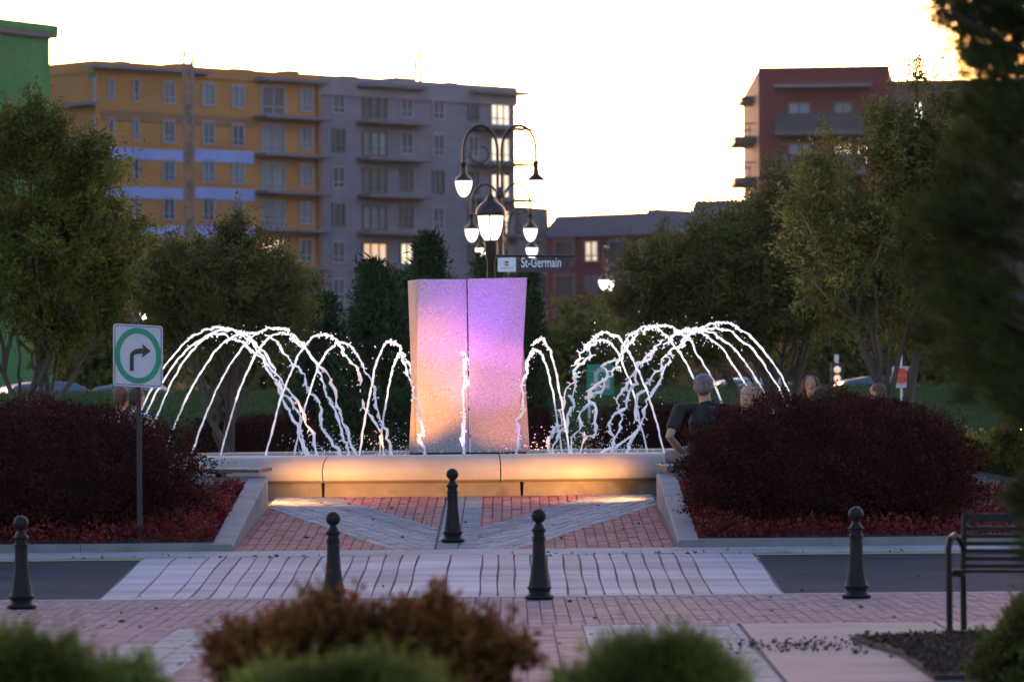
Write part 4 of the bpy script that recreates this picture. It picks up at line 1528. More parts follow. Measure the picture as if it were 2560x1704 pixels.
lam0 = double_lamp()
Hl = 4.135
spots = [(1155, 103, 0, 'twin-arm street lamp with scrolls, its arms topmost against the sky'), (1157, 127, 0, 'twin-arm street lamp directly behind the topmost scrolled one'),
         (1169, 147, 0, 'twin-arm street lamp with globes just above the street-name sign'), (358, 212, 58, 'distant twin street lamp glowing through the rounded leafy tree'),
         (2012, 199, 62, 'distant twin street lamp glowing between the dark leaning stems'), (1398, 168, 82, 'distant street lamp shining in front of the brick facade')]
for i, (dx, Y, rz, lab) in enumerate(spots):
    o = lam0 if i == 0 else copy_tree(lam0)
    zb = G(Y)
    o.location = (wx(dx, Y), Y, 0)
    lampz = {0: at(dx, 452, Y).z, 1: at(dx, 556, Y).z, 2: at(dx, 596, Y).z, 3: at(dx, 735, Y).z, 4: at(dx, 722, Y).z, 5: at(dx, 668, Y).z}[i]
    o.location.z = lampz - Hl * .93
    o.scale = (1, 1, .93)
    o.rotation_euler = (0, 0, math.radians(rz))
    o['label'] = lab

YL = 72.0
lb = Vector((wx(1133, YL), YL, G(YL)))
single = thing('street_lamp', lb, 'single acorn street lamp on a post carrying the street-name sign', 'street lamp')
zt = lambda dy: at(1133, dy, YL).z - lb.z
MB().lathe([(-.05, .14), (.3, .14), (.4, .09), (zt(600), .062), (zt(590), .085), (zt(556), .10), (zt(553), .13)], lb, 16).build('post', lamp_col, single, True)
s_ = mpp(YL)
MB().lathe([(zt(553), 14 * s_), (zt(540), 22 * s_), (zt(520), 27 * s_), (zt(500), 29 * s_), (zt(494), 29 * s_)], lb, 22).build('globe', globe_m, single, True)
MB().lathe([(zt(497), 33 * s_), (zt(490), 34.5 * s_), (zt(483), 33.5 * s_), (zt(475), 29 * s_), (zt(468), 22 * s_), (zt(462), 14 * s_), (zt(459), 11 * s_), (zt(456), 10 * s_), (zt(448), 5 * s_), (zt(441), 2.5 * s_), (zt(438), 4 * s_), (zt(433), .5 * s_)], lb, 24).build('cap', lamp_col, single, True)
for k in range(4):
    a = math.pi / 4 + k * math.pi / 2 + .72
    P_ = [lb + Vector((r * s_ * math.cos(a), r * s_ * math.sin(a), zt(y))) for y, r in ((554, 14.5), (540, 23), (520, 28), (496, 30))]
    MB().tube(P_, .012, 5).build('rib', lamp_col, single, True)
# street-name sign
p0 = at(1133, 591, YL); p1 = at(1320, 591, YL)
ns = thing('street_name_sign', p0 + Vector((.07, 0, -.17)), 'dark street-name sign reading St-Germain with a white emblem panel', 'sign')
MB().tube([p0 + Vector((0, -.02, .02)), p1 + Vector((0, -.02, .015))], .018, 8).build('bracket', lamp_col, ns, True)
maroon = mat('dark_plum_sign', (.035, .022, .026), (.027, .017, .020), .5, 6)
qa, qb = at(1145, 593, YL), at(1187, 625, YL)
MB().box(qa.x, qb.x, YL - .03, YL - .02, qb.z, qa.z).build('emblem_panel', mat('white_lettering', (.75, .73, .76)), ns)
qc, qd = at(1187.5, 593, YL), at(1311, 625, YL)
MB().box(qc.x, qd.x, YL - .03, YL - .02, qd.z, qc.z).build('name_panel', maroon, ns)
ea = at(1161, 601, YL); eb = at(1170.5, 611, YL)
dk = mat('emblem_ink', (.06, .055, .07), (.05, .045, .06), .6, 10)
MB().box(ea.x, eb.x, YL - .033, YL - .031, ea.z - (ea.z - eb.z) * .42, ea.z).box(ea.x, eb.x, YL - .033, YL - .031, eb.z, eb.z + (ea.z - eb.z) * .3).build('emblem', dk, ns)
pale_ink = mat('emblem_pale_ink', (.50, .46, .47), (.45, .42, .43), .6, 30)
la = at(1151, 615, YL); lb2 = at(1180, 618, YL)
MB().box(la.x, lb2.x, YL - .033, YL - .031, lb2.z, la.z).build('emblem_lettering', pale_ink, ns)
tl = at(1199.5, 621, YL)
text_mesh('St-Germain', .215, mat('white_lettering', (.50, .47, .50), (.44, .42, .45), .5, 5), ns, tl + Vector((0, -.035, 0)), X3, Z3, (1291 - 1199.5) * mpp(YL), .002)
tl = at(1231, 605.5, YL)
text_mesh('Promenade', .058, mat('white_lettering', (.75, .73, .76)), ns, tl + Vector((0, -.035, 0)), X3, Z3, 27 * mpp(YL))

# traffic signal with two amber lights
YT = 118.0
ct = at(1926, 860, YT)
ts = thing('traffic_signal', (ct.x, YT, G(YT)), 'small signal head with two amber lights beyond the stems', 'traffic signal')
MB().box(ct.x - .05, ct.x + .05, YT + .06, YT + .16, G(YT) - .1, ct.z + .5).build('post', alu, ts)
MB().box(ct.x - .16, ct.x + .16, YT - .05, YT + .06, ct.z - .25, ct.z + .28).build('housing', black_paint, ts)
amb = emis('amber_lens', (1, .50, .08), .10)
for dy in (850, 870):
    q = at(1926, dy, YT)
    MB().ball((q.x, YT - .05, q.z), (.09, .03, .09), 12, 8).build('lens', amb, ts, True)


# ------------------------------------------------------------------ parked cars beyond the trees
def car(col_name, c1):
    root = thing('parked_car', (0, 0, 0), 'x', 'car', 'cars parked beyond the lawn')
    paint = mat(col_name, c1, tuple(v * .9 for v in c1), .55, 3, spec=.15)
    side = [(-2.15, .35), (-2.2, .62), (-2.05, .80), (-1.35, .90), (-.75, 1.34), (-.2, 1.43), (.65, 1.41), (1.35, 1.05), (1.95, .95), (2.15, .72), (2.15, .35)]
    wd = [.80, .84, .84, .86, .62, .58, .60, .84, .82, .82, .80]
    V = [(x_, -w_, z_) for (x_, z_), w_ in zip(side, wd)] + [(x_, w_, z_) for (x_, z_), w_ in zip(side, wd)]
    k = len(side)
    MB().add(V, [tuple(range(k)), tuple(range(k, 2 * k))[::-1]] + [(i, k + i, k + (i + 1) % k, (i + 1) % k) for i in range(k)]).build('body', paint, root, bevel=.04)
    glass = mat('car_glass', (.02, .024, .03), (.015, .018, .022), .08, 3, spec=.8)
    for s_ in (-1, 1):
        MB().hexa([(-1.12, s_ * .83, .93), (.0, s_ * .85, .93), (.0, s_ * .845, .92), (-1.12, s_ * .82, .92), (-.68, s_ * .66, 1.30), (0, s_ * .62, 1.37), (0, s_ * .60, 1.36), (-.68, s_ * .64, 1.29)]).build('side_window', glass, root)
        MB().hexa([(.06, s_ * .85, .93), (1.2, s_ * .855, .98), (1.2, s_ * .84, .97), (.06, s_ * .84, .92), (.06, s_ * .62, 1.37), (.62, s_ * .63, 1.35), (.62, s_ * .61, 1.34), (.06, s_ * .60, 1.36)]).build('side_window', glass, root)
        for xw in (-1.35, 1.35):
            wh = MB().tube([(xw, s_ * .66, .33), (xw, s_ * .87, .33)], .33, 18).build('wheel', mat('tyre', (.02, .02, .02), None, .8), root, True)
            MB().tube([(xw, s_ * .80, .33), (xw, s_ * .885, .33)], .17, 14).build('rim', mat('dark_rim', (.03, .03, .032), None, .6), wh, True)
    MB().hexa([(-1.3, -.72, .93), (-1.3, .72, .93), (-1.28, .72, .92), (-1.28, -.72, .92), (-.82, -.58, 1.30), (-.82, .58, 1.30), (-.8, .58, 1.29), (-.8, -.58, 1.29)]).build('windscreen', glass, root)
    return root


for (dx, Y, cn, c1, rz, lab) in ((1725, 112, 'car_paint_white', (.24, .25, .28), 8, 'pale car parked on the lawn side behind the grey-haired man'),
                                 (95, 111, 'car_paint_blue', (.06, .085, .14), 20, 'blue-grey car parked behind the forked tree stems'),
                                 (300, 114, 'car_paint_silver', (.13, .14, .16), -5, 'silver car parked beyond the right-turn sign'),
                                 (2010, 113, 'car_paint_slate', (.07, .085, .11), 5, 'slate car parked beyond the small red sign')):
    c = car(cn, c1)
    c.location = (wx(dx, Y), Y, G(Y))
    c.rotation_euler = (0, 0, math.radians(rz))
    c['label'] = lab


# ------------------------------------------------------------------ far buildings
class Facade:
    """vertical plane through two view positions with depths; view rectangles become boxes on it"""
    def __init__(s, x0, Y0, x1, Y1):
        a, b = at(x0, 979, Y0), at(x1, 979, Y1)
        s.A = Vector((a.x, a.y, 0)); s.d = Vector((b.x - a.x, b.y - a.y, 0)); s.len = s.d.length; s.d.normalize()
        s.n = Vector((s.d.y, -s.d.x, 0))        # towards the camera

    def uz(s, dx, dy):
        r = at(dx, dy, 1.0) - CAM
        # CAM + t r on plane
        t = (s.A - CAM).dot(s.n) / r.dot(s.n)
        p = CAM + r * t
        return (p - s.A).dot(s.d), p.z

    def box(s, mb, u0, u1, z0, z1, n0, n1):
        P_ = lambda u, n_, z: s.A + s.d * u + s.n * n_ + Vector((0, 0, z))
        return mb.hexa([P_(u0, n1, z0), P_(u1, n1, z0), P_(u1, n0, z0), P_(u0, n0, z0), P_(u0, n1, z1), P_(u1, n1, z1), P_(u1, n0, z1), P_(u0, n0, z1)])

    def rect(s, x0, y0, x1, y1):
        (u0, z1), (u1, _) = s.uz(x0, (y0 + y1) / 2), s.uz(x1, (y0 + y1) / 2)
        xm = (x0 + x1) / 2
        return u0, u1, s.uz(xm, y1)[1], s.uz(xm, y0)[1]


win_frame = mat('window_frame_pale', (.22, .215, .26), (.16, .16, .195), .6, 2)
win_dark = mat('window_frame_dark', (.05, .052, .06), (.035, .036, .042), .5, 2)
glass_d = mat('window_glass', (.055, .068, .085), (.028, .034, .043), .2, .35, spec=.25)
glass_b = mat('window_glass_pale', (.14, .17, .20), (.07, .085, .105), .2, .3, spec=.25)
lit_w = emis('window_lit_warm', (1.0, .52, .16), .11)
lit_sky_p = emis('window_lit_and_sky_pale', (1.0, .72, .42), .17)


def window(f, root, x0, y0, x1, y1, pane=glass_d, frame=win_frame, mull=1, proud=.06):
    u0, u1, z0, z1 = f.rect(x0, y0, x1, y1)
    wn = MB()
    fw = .14
    f.box(wn, u0, u1, z0, z0 + fw, -.02, proud); f.box(wn, u0, u1, z1 - fw, z1, -.02, proud)
    f.box(wn, u0, u0 + fw, z0 + fw, z1 - fw, -.02, proud); f.box(wn, u1 - fw, u1, z0 + fw, z1 - fw, -.02, proud)
    for k in range(mull):
        uc = u0 + (u1 - u0) * (k + 1) / (mull + 1)
        f.box(wn, uc - .05, uc + .05, z0 + fw, z1 - fw, -.02, proud)
    f.box(wn, u0 + fw, u1 - fw, z0 + (z1 - z0) * .28, z0 + (z1 - z0) * .28 + .08, -.02, proud - .005)
    wo_ = wn.build('window', frame, root)
    f.box(MB(), u0 + fw - .01, u1 - fw + .01, z0 + fw - .01, z1 - fw + .01, -.015, .012).build('pane', pane, wo_)


# building A: ochre-sheathed and grey-brick apartment block under construction
FA = Facade(225, 352, 1190, 384)
UA = FA.len
uj = FA.uz(737, 500)[0]
zA = FA.uz(225, 139)[1]
ochre = mat('ochre_sheathing', (.34, .145, .032), (.27, .115, .026), .8, .25, .2, 3, stretch=(1, 1, 3), wear=((.22, .12, .05), .12, .56, .6))
greyb = mat('grey_brick', (.155, .138, .168), (.125, .112, .138), .85, .4, .2, 6, stretch=(1, 1, 4))
parap = mat('grey_parapet', (.19, .158, .19), (.15, .125, .152), .8, .5)
blab = thing('apartment_building', FA.A + FA.d * (UA / 2) + Vector((0, 0, G(360))), 'long apartment block, half ochre sheathing and half grey brick', 'building')
FA.box(MB(), 0, uj, G(360) - .5, zA - .9, -16, 0).build('ochre_wall', ochre, blab)
FA.box(MB(), uj + .003, UA, G(360) - .5, zA - 1.6, -16, 0).build('grey_wall', greyb, blab)
mb = MB(); FA.box(mb, -.1, uj, zA - .897, zA, -16, .12); mb.build('ochre_parapet', ochre, blab)
mb = MB(); FA.box(mb, uj + .003, UA + .2, zA - 1.597, zA, -16, .18); mb.build('grey_parapet', parap, blab)
for k in range(7):
    u = UA * (.08 + .13 * k)
    FA.box(MB(), u, u + 1.2 + (k % 3) * .5, zA, zA + .25 + .12 * (k % 2), -3, -1.5).build('roof_unit', slab_m, blab)
pitch = 3.0
px2 = lambda x, y, k: (x, y)
colsY = [(248, 262, 180, 232, 0), (305, 320, 182, 235, 0), (374, 402, 186, 240, 1), (464, 493, 190, 245, 1), (532, 561, 196, 250, 1), (600, 655, 198, 266, 1), (689, 718, 203, 258, 1)]
colsG = [(763, 793, 210, 263, 1), (833, 890, 216, 274, 2), (920, 950, 219, 271, 1), (994, 1022, 223, 276, 1), (1075, 1101, 228, 279, 1), (1128, 1172, 233, 290, 2)]
rng = random.Random(5)
for (x0, x1, y0, y1, mu) in colsY + colsG:
    u0, u1, z0, z1 = FA.rect(x0, y0, x1, y1)
    for row in range(8):
        dz = -pitch * row
        ydelta = pitch * row / mpp(352 + 32 * ((x0 - 225) / 965))
        pane, fr = (glass_b if x0 < 737 and rng.random() < .7 else glass_d), win_frame
        if x0 >= 737: fr = win_dark if rng.random() < .6 else win_frame
        if x1 == 890: pane = glass_b if row % 2 else glass_d
        if x0 == 1128 and row < 4: pane = lit_sky_p  # emission stands in for bright sky seen through the corner glass
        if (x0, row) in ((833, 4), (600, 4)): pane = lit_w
        if (x0, row) == (920, 4): pane = lit_sky_p
        window(FA, blab, x0, y0 + ydelta, x1, y1 + ydelta, pane, fr, mu, .10)
for (x0, x1, y0, dp) in ((583, 738, 183, 1.5), (818, 968, 196, 1.5), (1078, 1200, 210, 1.6)):
    u0, u1, z0, z1 = FA.rect(x0, y0, x1, y0 + 8)
    FA.box(MB(), u0, u1, z0, z1, -.05, 1.0).build('canopy', slab_m, blab)
    for row in range(1, 8):
        dz = -2.98 * row + .02
        b_ = FA.box(MB(), u0, u1, z0 + dz, z0 + dz + .25, -.05, dp).build('balcony_slab', slab_m, blab)
blue_ins = mat('blue_insulation', (.21, .25, .50), (.16, .20, .42), .6, .5)
for (x0, x1, y0, y1) in ((236, 421, 342, 368), (443, 583, 346, 374), (236, 421, 430, 457), (443, 585, 433, 460), (236, 421, 517, 543), (443, 585, 519, 547)):
    u0, u1, z0, z1 = FA.rect(x0, y0, x1, y1)
    FA.box(MB(), u0, u1, z0, z1, -.02, .09).build('insulation_band', blue_ins, blab)
brown_b = mat('brown_band', (.21, .10, .042), (.16, .078, .034), .8, .4)
u0, u1, z0, z1 = FA.rect(232, 262, 585, 286)
FA.box(MB(), u0, u1, z0, z1, -.02, .05).build('brown_band', brown_b, blab)
u0, u1, z0, z1 = FA.rect(200, 158, 470, 165)
FA.box(MB(), u0, u1, z0, z1, -.05, .9).build('canopy', slab_m, blab)
u0, u1, z0, z1 = FA.rect(728, 185, 736, 700)
FA.box(MB(), u0, u1 , z0, z1, -.02, .25).build('corner_trim', brown_b, blab)
# left return of the block with loggias
FL = Facade(40, 362, 224.5, 352)
retn = thing('apartment_building', FL.A + FL.d * (FL.len / 2) + Vector((0, 0, G(360))), 'grey return wing with dark loggias beside the ochre facade', 'building')
sheath = mat('green_sheathing', (.018, .17, .035), (.013, .125, .026), .7, .5, .1, 3, wear=((.006, .06, .02), 1.2, .58, .8))
cn = FL.A + FL.d * FL.len
pb_ = [FL.A, cn, cn + FA.d * 8 - FA.n * .6, FL.A + FA.d * 8 - FA.n * 4]
MB().prism([(p.x, p.y) for p in pb_], G(360) - .5, zA - 1.6).build('wall', mat('grey_panel', (.14, .14, .165), (.10, .10, .12), .8, .4), retn)
FL.box(MB(), -1.5, FL.len - .05, zA - 1.597, zA - .02, -.6, .1).build('green_parapet', sheath, retn)
for row in range(5):
    for (x0, x1) in ((95, 130), (140, 178), (184, 220)):
        window(FL, retn, x0, 182 + row * 86, x1, 238 + row * 87, glass_d, win_frame if x0 != 95 else win_dark, 1, .1)
    u0, u1, z0, z1 = FL.rect(90, 242 + row * 87, 224, 250 + row * 87)
    FL.box(MB(), u0, u1, z0, z1, -.05, 1.0).build('balcony_slab', slab_m, retn)
# green tower
FG = Facade(-140, 326, 122, 338)
gt = thing('apartment_building', FG.A + FG.d * (FG.len * .7) + Vector((0, 0, G(330))), 'tall block wrapped in bright green sheathing', 'building')
zg = FG.uz(0, 76)[1]
FG.box(MB(), 0, FG.len, G(330) - .5, zg, -14, 0).build('green_wall', sheath, gt)
FG.box(MB(), -.5, FG.len + .45, zg + .003, zg + .35, -14.3, .45).build('soffit', mat('soffit_grey', (.13, .10, .10), (.10, .08, .08), .8, 1), gt)
FG.box(MB(), -.5, FG.len + .45, zg + .353, zg + .98, -14.3, .5).build('green_parapet', sheath, gt)
# hoist masts
mast_m = mat('galvanised_mast', (.20, .13, .10), (.13, .09, .075), .6, 2)
for (dx, yt, Y, wd_, lab, zb_) in ((433, 119, 349.5, 20, 'lattice hoist mast climbing the ochre facade', None), (962, 103, 392, 15, 'thin lattice mast rising above the grey roof', None)):
    wm = wd_ * mpp(Y) / 2
    p = at(dx, yt, Y)
    mt = thing('hoist_mast', (p.x, Y, G(360)), lab, 'mast')
    mb = MB()
    zb_ = G(360) - .3
    for sx, sy in ((-1, -1), (1, -1), (1, 1), (-1, 1)):
        mb.tube([(p.x + sx * wm, Y + sy * wm, zb_), (p.x + sx * wm, Y + sy * wm, p.z)], .11, 5)
    mb.build('upright', mast_m, mt)
    mb = MB()
    z = p.z - .05
    k = 0
    while z > zb_ + 1:
        for s_ in (-1, 1):
            mb.tube([(p.x - wm, Y + s_ * wm, z), (p.x + wm, Y + s_ * wm, z)], .09, 4)
            mb.tube([(p.x - wm * (-1) ** k, Y + s_ * wm, z), (p.x + wm * (-1) ** k, Y + s_ * wm, z - .9)], .07, 4)
        z -= .9; k += 1
    mb.build('lattice', mast_m, mt)
    if dx == 433:
        mb = MB()
        for k in range(9):
            zz = p.z - 5.5 - k * 2.9
            mb.box(p.x - wm * 1.05, p.x + wm * 1.05, Y - wm * 1.05, Y + wm * 1.05, zz, zz + 1.5)
        mb.build('mast_panel', mat('mast_mesh_panel', (.13, .095, .075), (.09, .065, .055), .9, 2), mt)

# building B: slate-roofed brick block
FB = Facade(1262, 404, 1720, 392)
brickB = mat('brick_red_far', (.11, .024, .026), (.085, .019, .021), .85, .5, .2, 8, stretch=(1, 1, 4))
slate = mat('slate_roof', (.060, .055, .072), (.046, .042, .056), .6, .6, .2, 5, stretch=(1, 1, 5))
paleB = mat('pale_render_bay', (.14, .108, .114), (.11, .085, .09), .8, .5)
bB = thing('brick_building', FB.A + FB.d * (FB.len / 2) + Vector((0, 0, G(400))), 'low red-brick block with a dark slate mansard roof', 'building')
ze = FB.uz(1262, 548)[1]; zr = FB.uz(1262, 496)[1]
FB.box(MB(), 0, FB.len, G(400) - .5, ze, -14, 0).build('wall', brickB, bB)
P_ = lambda u, n_, z: FB.A + FB.d * u + FB.n * n_ + Vector((0, 0, z))
mb = MB().hexa([P_(-.5, .5, ze + .003), P_(FB.len, .5, ze + .003), P_(FB.len, -14.5, ze + .003), P_(-.5, -14.5, ze + .003), P_(.3, -1.1, zr), P_(FB.len, -1.1, zr), P_(FB.len, -13, zr), P_(.3, -13, zr)])
roofB = mb.build('roof', slate, bB)
for (x0, y0, x1, y1) in ((1455, 479, 1500, 492), (1562, 459, 1662, 490)):
    u0, u1, z0, z1 = FB.rect(x0, y0, x1, y1)
    MB().hexa([P_(u0, -1.6, zr - .5), P_(u1, -1.6, zr - .5), P_(u1, -7, zr - .5), P_(u0, -7, zr - .5), P_(u0 + .5, -1.8, z1), P_(u1 - .5, -1.8, z1), P_(u1 - .5, -6.5, z1), P_(u0 + .5, -6.5, z1)]).build('dormer', slate, roofB)
for (x0, x1, bay) in ((1280, 1322, 1), (1345, 1378, 0), (1405, 1448, 1), (1470, 1502, 0), (1530, 1570, 1)):
    for r in range(4):
        y0 = 553 + r * 79
        if bay:
            u0, u1, z0, z1 = FB.rect(x0 - 3, y0 - 4, x1 + 3, y0 + 60)
            FB.box(MB(), u0, u1, z0, z1, -.02, .30).build('bay', paleB, bB)
            u0, u1, z0, z1 = FB.rect(x0 + 2, y0 + 3, x1 - 2, y0 + 50)
            fr = MB()
            f_ = FB
            f_.box(fr, u0, u1, z0, z1, .25, .34)
            wo_ = fr.build('window', win_dark, bB)
            f_.box(MB(), u0 + .12, u1 - .12, z0 + .1, z1 - .1, .26, .36).build('pane', glass_d, wo_)
        else:
            pane = lit_sky_p if (x0, r) == (1345, 0) else glass_b
            if pane is lit_sky_p: pane = emis('window_lit_dim', (1, .72, .45), .10)
            window(FB, bB, x0, y0, x1, y0 + 50, pane, paleB, 1, .12)
FB2 = Facade(1196, 396, 1262, 400)
bB2 = thing('brick_building', FB2.A + FB2.d * (FB2.len / 2) + Vector((0, 0, G(400))), 'grey-beige end bay adjoining the slate-roofed brick block', 'building')
FB2.box(MB(), 0, FB2.len, G(400) - .5, FB2.uz(1230, 545)[1], -9, 0).build('wall', paleB, bB2)
FB2.box(MB(), -.4, FB2.len - .2, FB2.uz(1230, 545)[1] + .003, FB2.uz(1230, 478)[1], -9, .3).build('roof', slate, bB2)
for r in range(3):
    window(FB2, bB2, 1236, 556 + 79 * r, 1256, 604 + 79 * r, glass_d, win_dark, 0, .1)

# building C: red-brick tower at the right
FC = Facade(1752, 330, 2052, 329)
brickC = mat('brick_dark_red', (.115, .020, .021), (.09, .016, .017), .85, .5, .2, 8, stretch=(1, 1, 4))
zC = FC.uz(1752, 161)[1]
bC = thing('brick_tower', FC.A + FC.d * 5 + Vector((0, 0, G(330))), 'tall dark red-brick tower with balconies', 'building')
FCs = Facade(1716, 358, 1751.8, 330)
Pp = [FC.A, FC.A + FC.d * FC.len, FC.A + FC.d * FC.len - FC.n * 26, FCs.A]
MB().prism([(p.x, p.y) for p in Pp], G(330) - .5, zC).build('wall', brickC, bC)
u2 = FC.uz(2056, 300)[0]; u3 = FC.uz(2420, 300)[0]
FC.box(MB(), FC.len + .01, u3, G(330) - .5, FC.uz(2100, 184)[1], -22, -.4).build('rear_wing', mat('brick_brown_grey', (.075, .048, .048), (.058, .037, .037), .85, .5), bC)
FC.box(MB(), -.05, FC.len + .1, zC + .003, zC + .16, -1, .12).build('coping', mat('dark_coping', (.05, .03, .032), (.04, .025, .027), .7, 2), bC)
u0, u1, z0, z1 = FC.rect(1785, 196, 2006, 204)
FC.box(MB(), u0, u1, z0, z1, -.05, 1.6).build('canopy', slab_m, bC)
glass_r = mat('railing_glass', (.035, .037, .048), (.025, .027, .036), .4, 1, spec=.2)
for row in range(5):
    yo = row * 94
    u0, u1, z0, z1 = FC.rect(1785, 263 + yo, 1992, 303 + yo)
    bal = FC.box(MB(), u0, u1, z0 - .3, z0, -.05, 1.6).build('balcony_slab', win_dark, bC)
    FC.box(MB(), u0, u1, z0 + .003, z1, 1.50, 1.56).build('railing', glass_r, bal)
    for (x0, x1, y0, y1, mu) in ((1812, 1866, 234, 300, 1), (1918, 1962, 234, 302, 1)):
        pane = mat('window_glass_blue', (.14, .17, .25), (.10, .125, .18), .2, .3, spec=.25)
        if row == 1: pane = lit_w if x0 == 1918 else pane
        window(FC, bC, x0, y0 + yo, x1, y1 + yo, pane, win_dark, mu, .1)
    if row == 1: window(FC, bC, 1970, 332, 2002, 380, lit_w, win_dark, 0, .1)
    q = FC.rect(2104, 236 + yo, 2120, 300 + yo)
    FC.box(MB(), q[0], q[1], q[2], q[3], -.4, -.32).build('window', emis('window_lit_cool', (.9, .85, .7), .16) if row in (0, 2) else glass_d, bC)
# side balconies
for (y0, y1, kind_) in ((226, 237, 'canopy'), (292, 335, 'balcony'), (380, 428, 'balcony'), (468, 516, 'balcony')):
    a = at(1684 if kind_ == 'balcony' else 1703, y1, 340); b = at(1717, y0, 340)
    if kind_ == 'canopy':
        MB().box(a.x, b.x + .8, 338, 344, a.z, b.z).build('canopy', win_dark, bC)
    else:
        bal = MB().box(a.x, b.x + .8, 336, 344, a.z, a.z + .45).build('balcony_slab', win_dark, bC)
        for yy in (336.1, 343.9):
            mb = MB()
            mb.tube([(a.x + .05, yy, b.z), (b.x + .8, yy, b.z)], .05, 5)
            for k in range(4):
                xx = a.x + .05 + (b.x - a.x) * k / 3
                mb.tube([(xx, yy, a.z + .45), (xx, yy, b.z)], .04, 5)
            mb.build('railing', win_dark, bal)


# ------------------------------------------------------------------ people
skin_m = mat('skin', (.30, .165, .115), (.25, .135, .095), .55, 6)
eye_m = mat('eye_dark', (.02, .015, .012), None, .3, 5)


def person(label, seat, face, scale, hair_c, shirt_c, pants_c, hair='short', turn=0.0, nod=0.0, arms='lap', shirt_pat=None, stout=1.0):
    """seated figure: origin on the seat, local +y is the way it faces"""
    tagn = str(sum(ord(ch) * (i_ + 7) for i_, ch in enumerate(label)) % 99991)
    root = thing('person', seat, label, 'person', 'people seated round the fountain')
    root.rotation_euler = (0, 0, face)
    root.scale = (scale,) * 3
    V_ = Vector
    hc = V_((0, .03, .765))
    Rh = Matrix.Rotation(turn, 3, 'Z') @ Matrix.Rotation(-nod, 3, 'X')
    H_ = lambda v: hc + Rh @ V_(v)

    def chain(mb, pts, rad, seg=10, flat=1.0): mb.tube([V_(p) for p in pts], rad, seg, True, flat)
    w_ = stout
    if arms == 'akimbo':
        arm = {-1: [(-.19 * w_, -.02, .55), (-.36, -.08, .27), (-.20, .06, .12)], 1: [(.19 * w_, -.02, .55), (.25, .04, .28), (.12, .28, .17)]}
    else:
        arm = {s_: [(s_ * .17 * w_, -.02, .54), (s_ * .235, .0, .27), (s_ * .10, .24, .16)] for s_ in (-1, 1)}
    # body
    mb = MB()
    mb.ball(hc + Rh @ V_((0, .0, .02)), (.076, .096, .105), 16, 12, Rh)
    mb.ball(H_((0, .025, -.06)), (.055, .065, .065), 12, 8, Rh)
    mb.ball(H_((0, .105, -.015)), (.012, .016, .022), 8, 6, Rh)
    for s_ in (-1, 1): mb.ball(H_((s_ * .080, -.005, -.005)), (.010, .018, .03), 8, 6, Rh)
    mb.ball(H_((0, .088, -.060)), (.024, .012, .010), 8, 6, Rh)
    chain(mb, [(0, -.015, .52), (0, .0, .62), tuple(H_((0, 0, -.05)))], [.062, .054, .05])
    chain(mb, [(0, 0, .02), (0, -.01, .12), (0, -.02, .28), (0, -.03, .42), (0, -.02, .53), (0, -.02, .58)], [.13, .14 * w_, .125 * w_, .14 * w_, .12, .06], 16, .72)
    for s_ in (-1, 1):
        A = arm[s_]
        chain(mb, [(s_ * .10, -.02, .54), A[0], tuple((V_(A[0]) + V_(A[1])) / 2), A[1], tuple((V_(A[1]) + V_(A[2])) / 2), A[2]], [.05, .052, .045, .037, .036, .026])
        wr, el = V_(A[2]), V_(A[1])
        fd = (wr - el).normalized()
        sd_ = fd.orthogonal().normalized()
        up_ = V_((0, 0, 1)) if abs(fd.z) < .8 else V_((0, 1, 0))
        sd_ = fd.cross(up_).normalized()
        mb.tube([wr, wr + fd * .05, wr + fd * .09], [.028, .038, .034], 8, True, .5)
        for k, ln in enumerate((.065, .078, .074, .058)):
            b0 = wr + fd * .085 + sd_ * (-.028 + .019 * k)
            mb.tube([b0, b0 + fd * ln * .55 - V_((0, 0, .008)), b0 + fd * ln * .85 - V_((0, 0, .03))], [.0095, .009, .007], 6)
        b0 = wr + fd * .03 - sd_ * (.032 * s_)
        mb.tube([b0, b0 + fd * .03 - sd_ * (.022 * s_), b0 + fd * .06 - sd_ * (.028 * s_)], [.012, .0105, .008], 6)
        chain(mb, [(s_ * .09, .0, .07), (s_ * .10, .22, .075), (s_ * .12, .44, .07), (s_ * .12, .44, -.12), (s_ * .12, .42, -.34)], [.085, .08, .058, .052, .036])
        chain(mb, [(s_ * .12, .40, -.375), (s_ * .125, .50, -.385), (s_ * .13, .58, -.39)], [.036, .036, .024])
    b_ = mb.build('body', skin_m, root, True, world=False)
    rm = b_.modifiers.new('remesh', 'REMESH'); rm.mode = 'VOXEL'; rm.voxel_size = .010; rm.use_smooth_shade = True
    sm_ = b_.modifiers.new('smooth', 'SMOOTH'); sm_.factor, sm_.iterations = .5, 3
    for s_ in (-1, 1):
        MB().ball(H_((s_ * .031, .083, .018)), (.011, .007, .007), 8, 6).build('eye', eye_m, root, True, world=False)
    # shirt
    mb = MB()
    chain(mb, [(0, 0, .06), (0, -.01, .14), (0, -.02, .28), (0, -.03, .42), (0, -.02, .53), (0, -.015, .595)], [.160 * w_, .165 * w_, .148 * w_, .158 * w_, .138, .066], 18, .74)
    for s_ in (-1, 1):
        A = arm[s_]
        q = V_(A[0]).lerp(V_(A[1]), .75)
        chain(mb, [(s_ * .09, -.02, .55), A[0], tuple(q)], [.062, .067, .060], 12)
    sm = mat('cloth_' + tagn, shirt_c, shirt_pat or tuple(v * .7 for v in shirt_c), .85, 28 if shirt_pat else 6, .3, 30)
    o_ = mb.build('shirt', sm, root, True, world=False)
    rm = o_.modifiers.new('remesh', 'REMESH'); rm.mode = 'VOXEL'; rm.voxel_size = .012; rm.use_smooth_shade = True
    s2 = o_.modifiers.new('smooth', 'SMOOTH'); s2.factor, s2.iterations = .5, 4
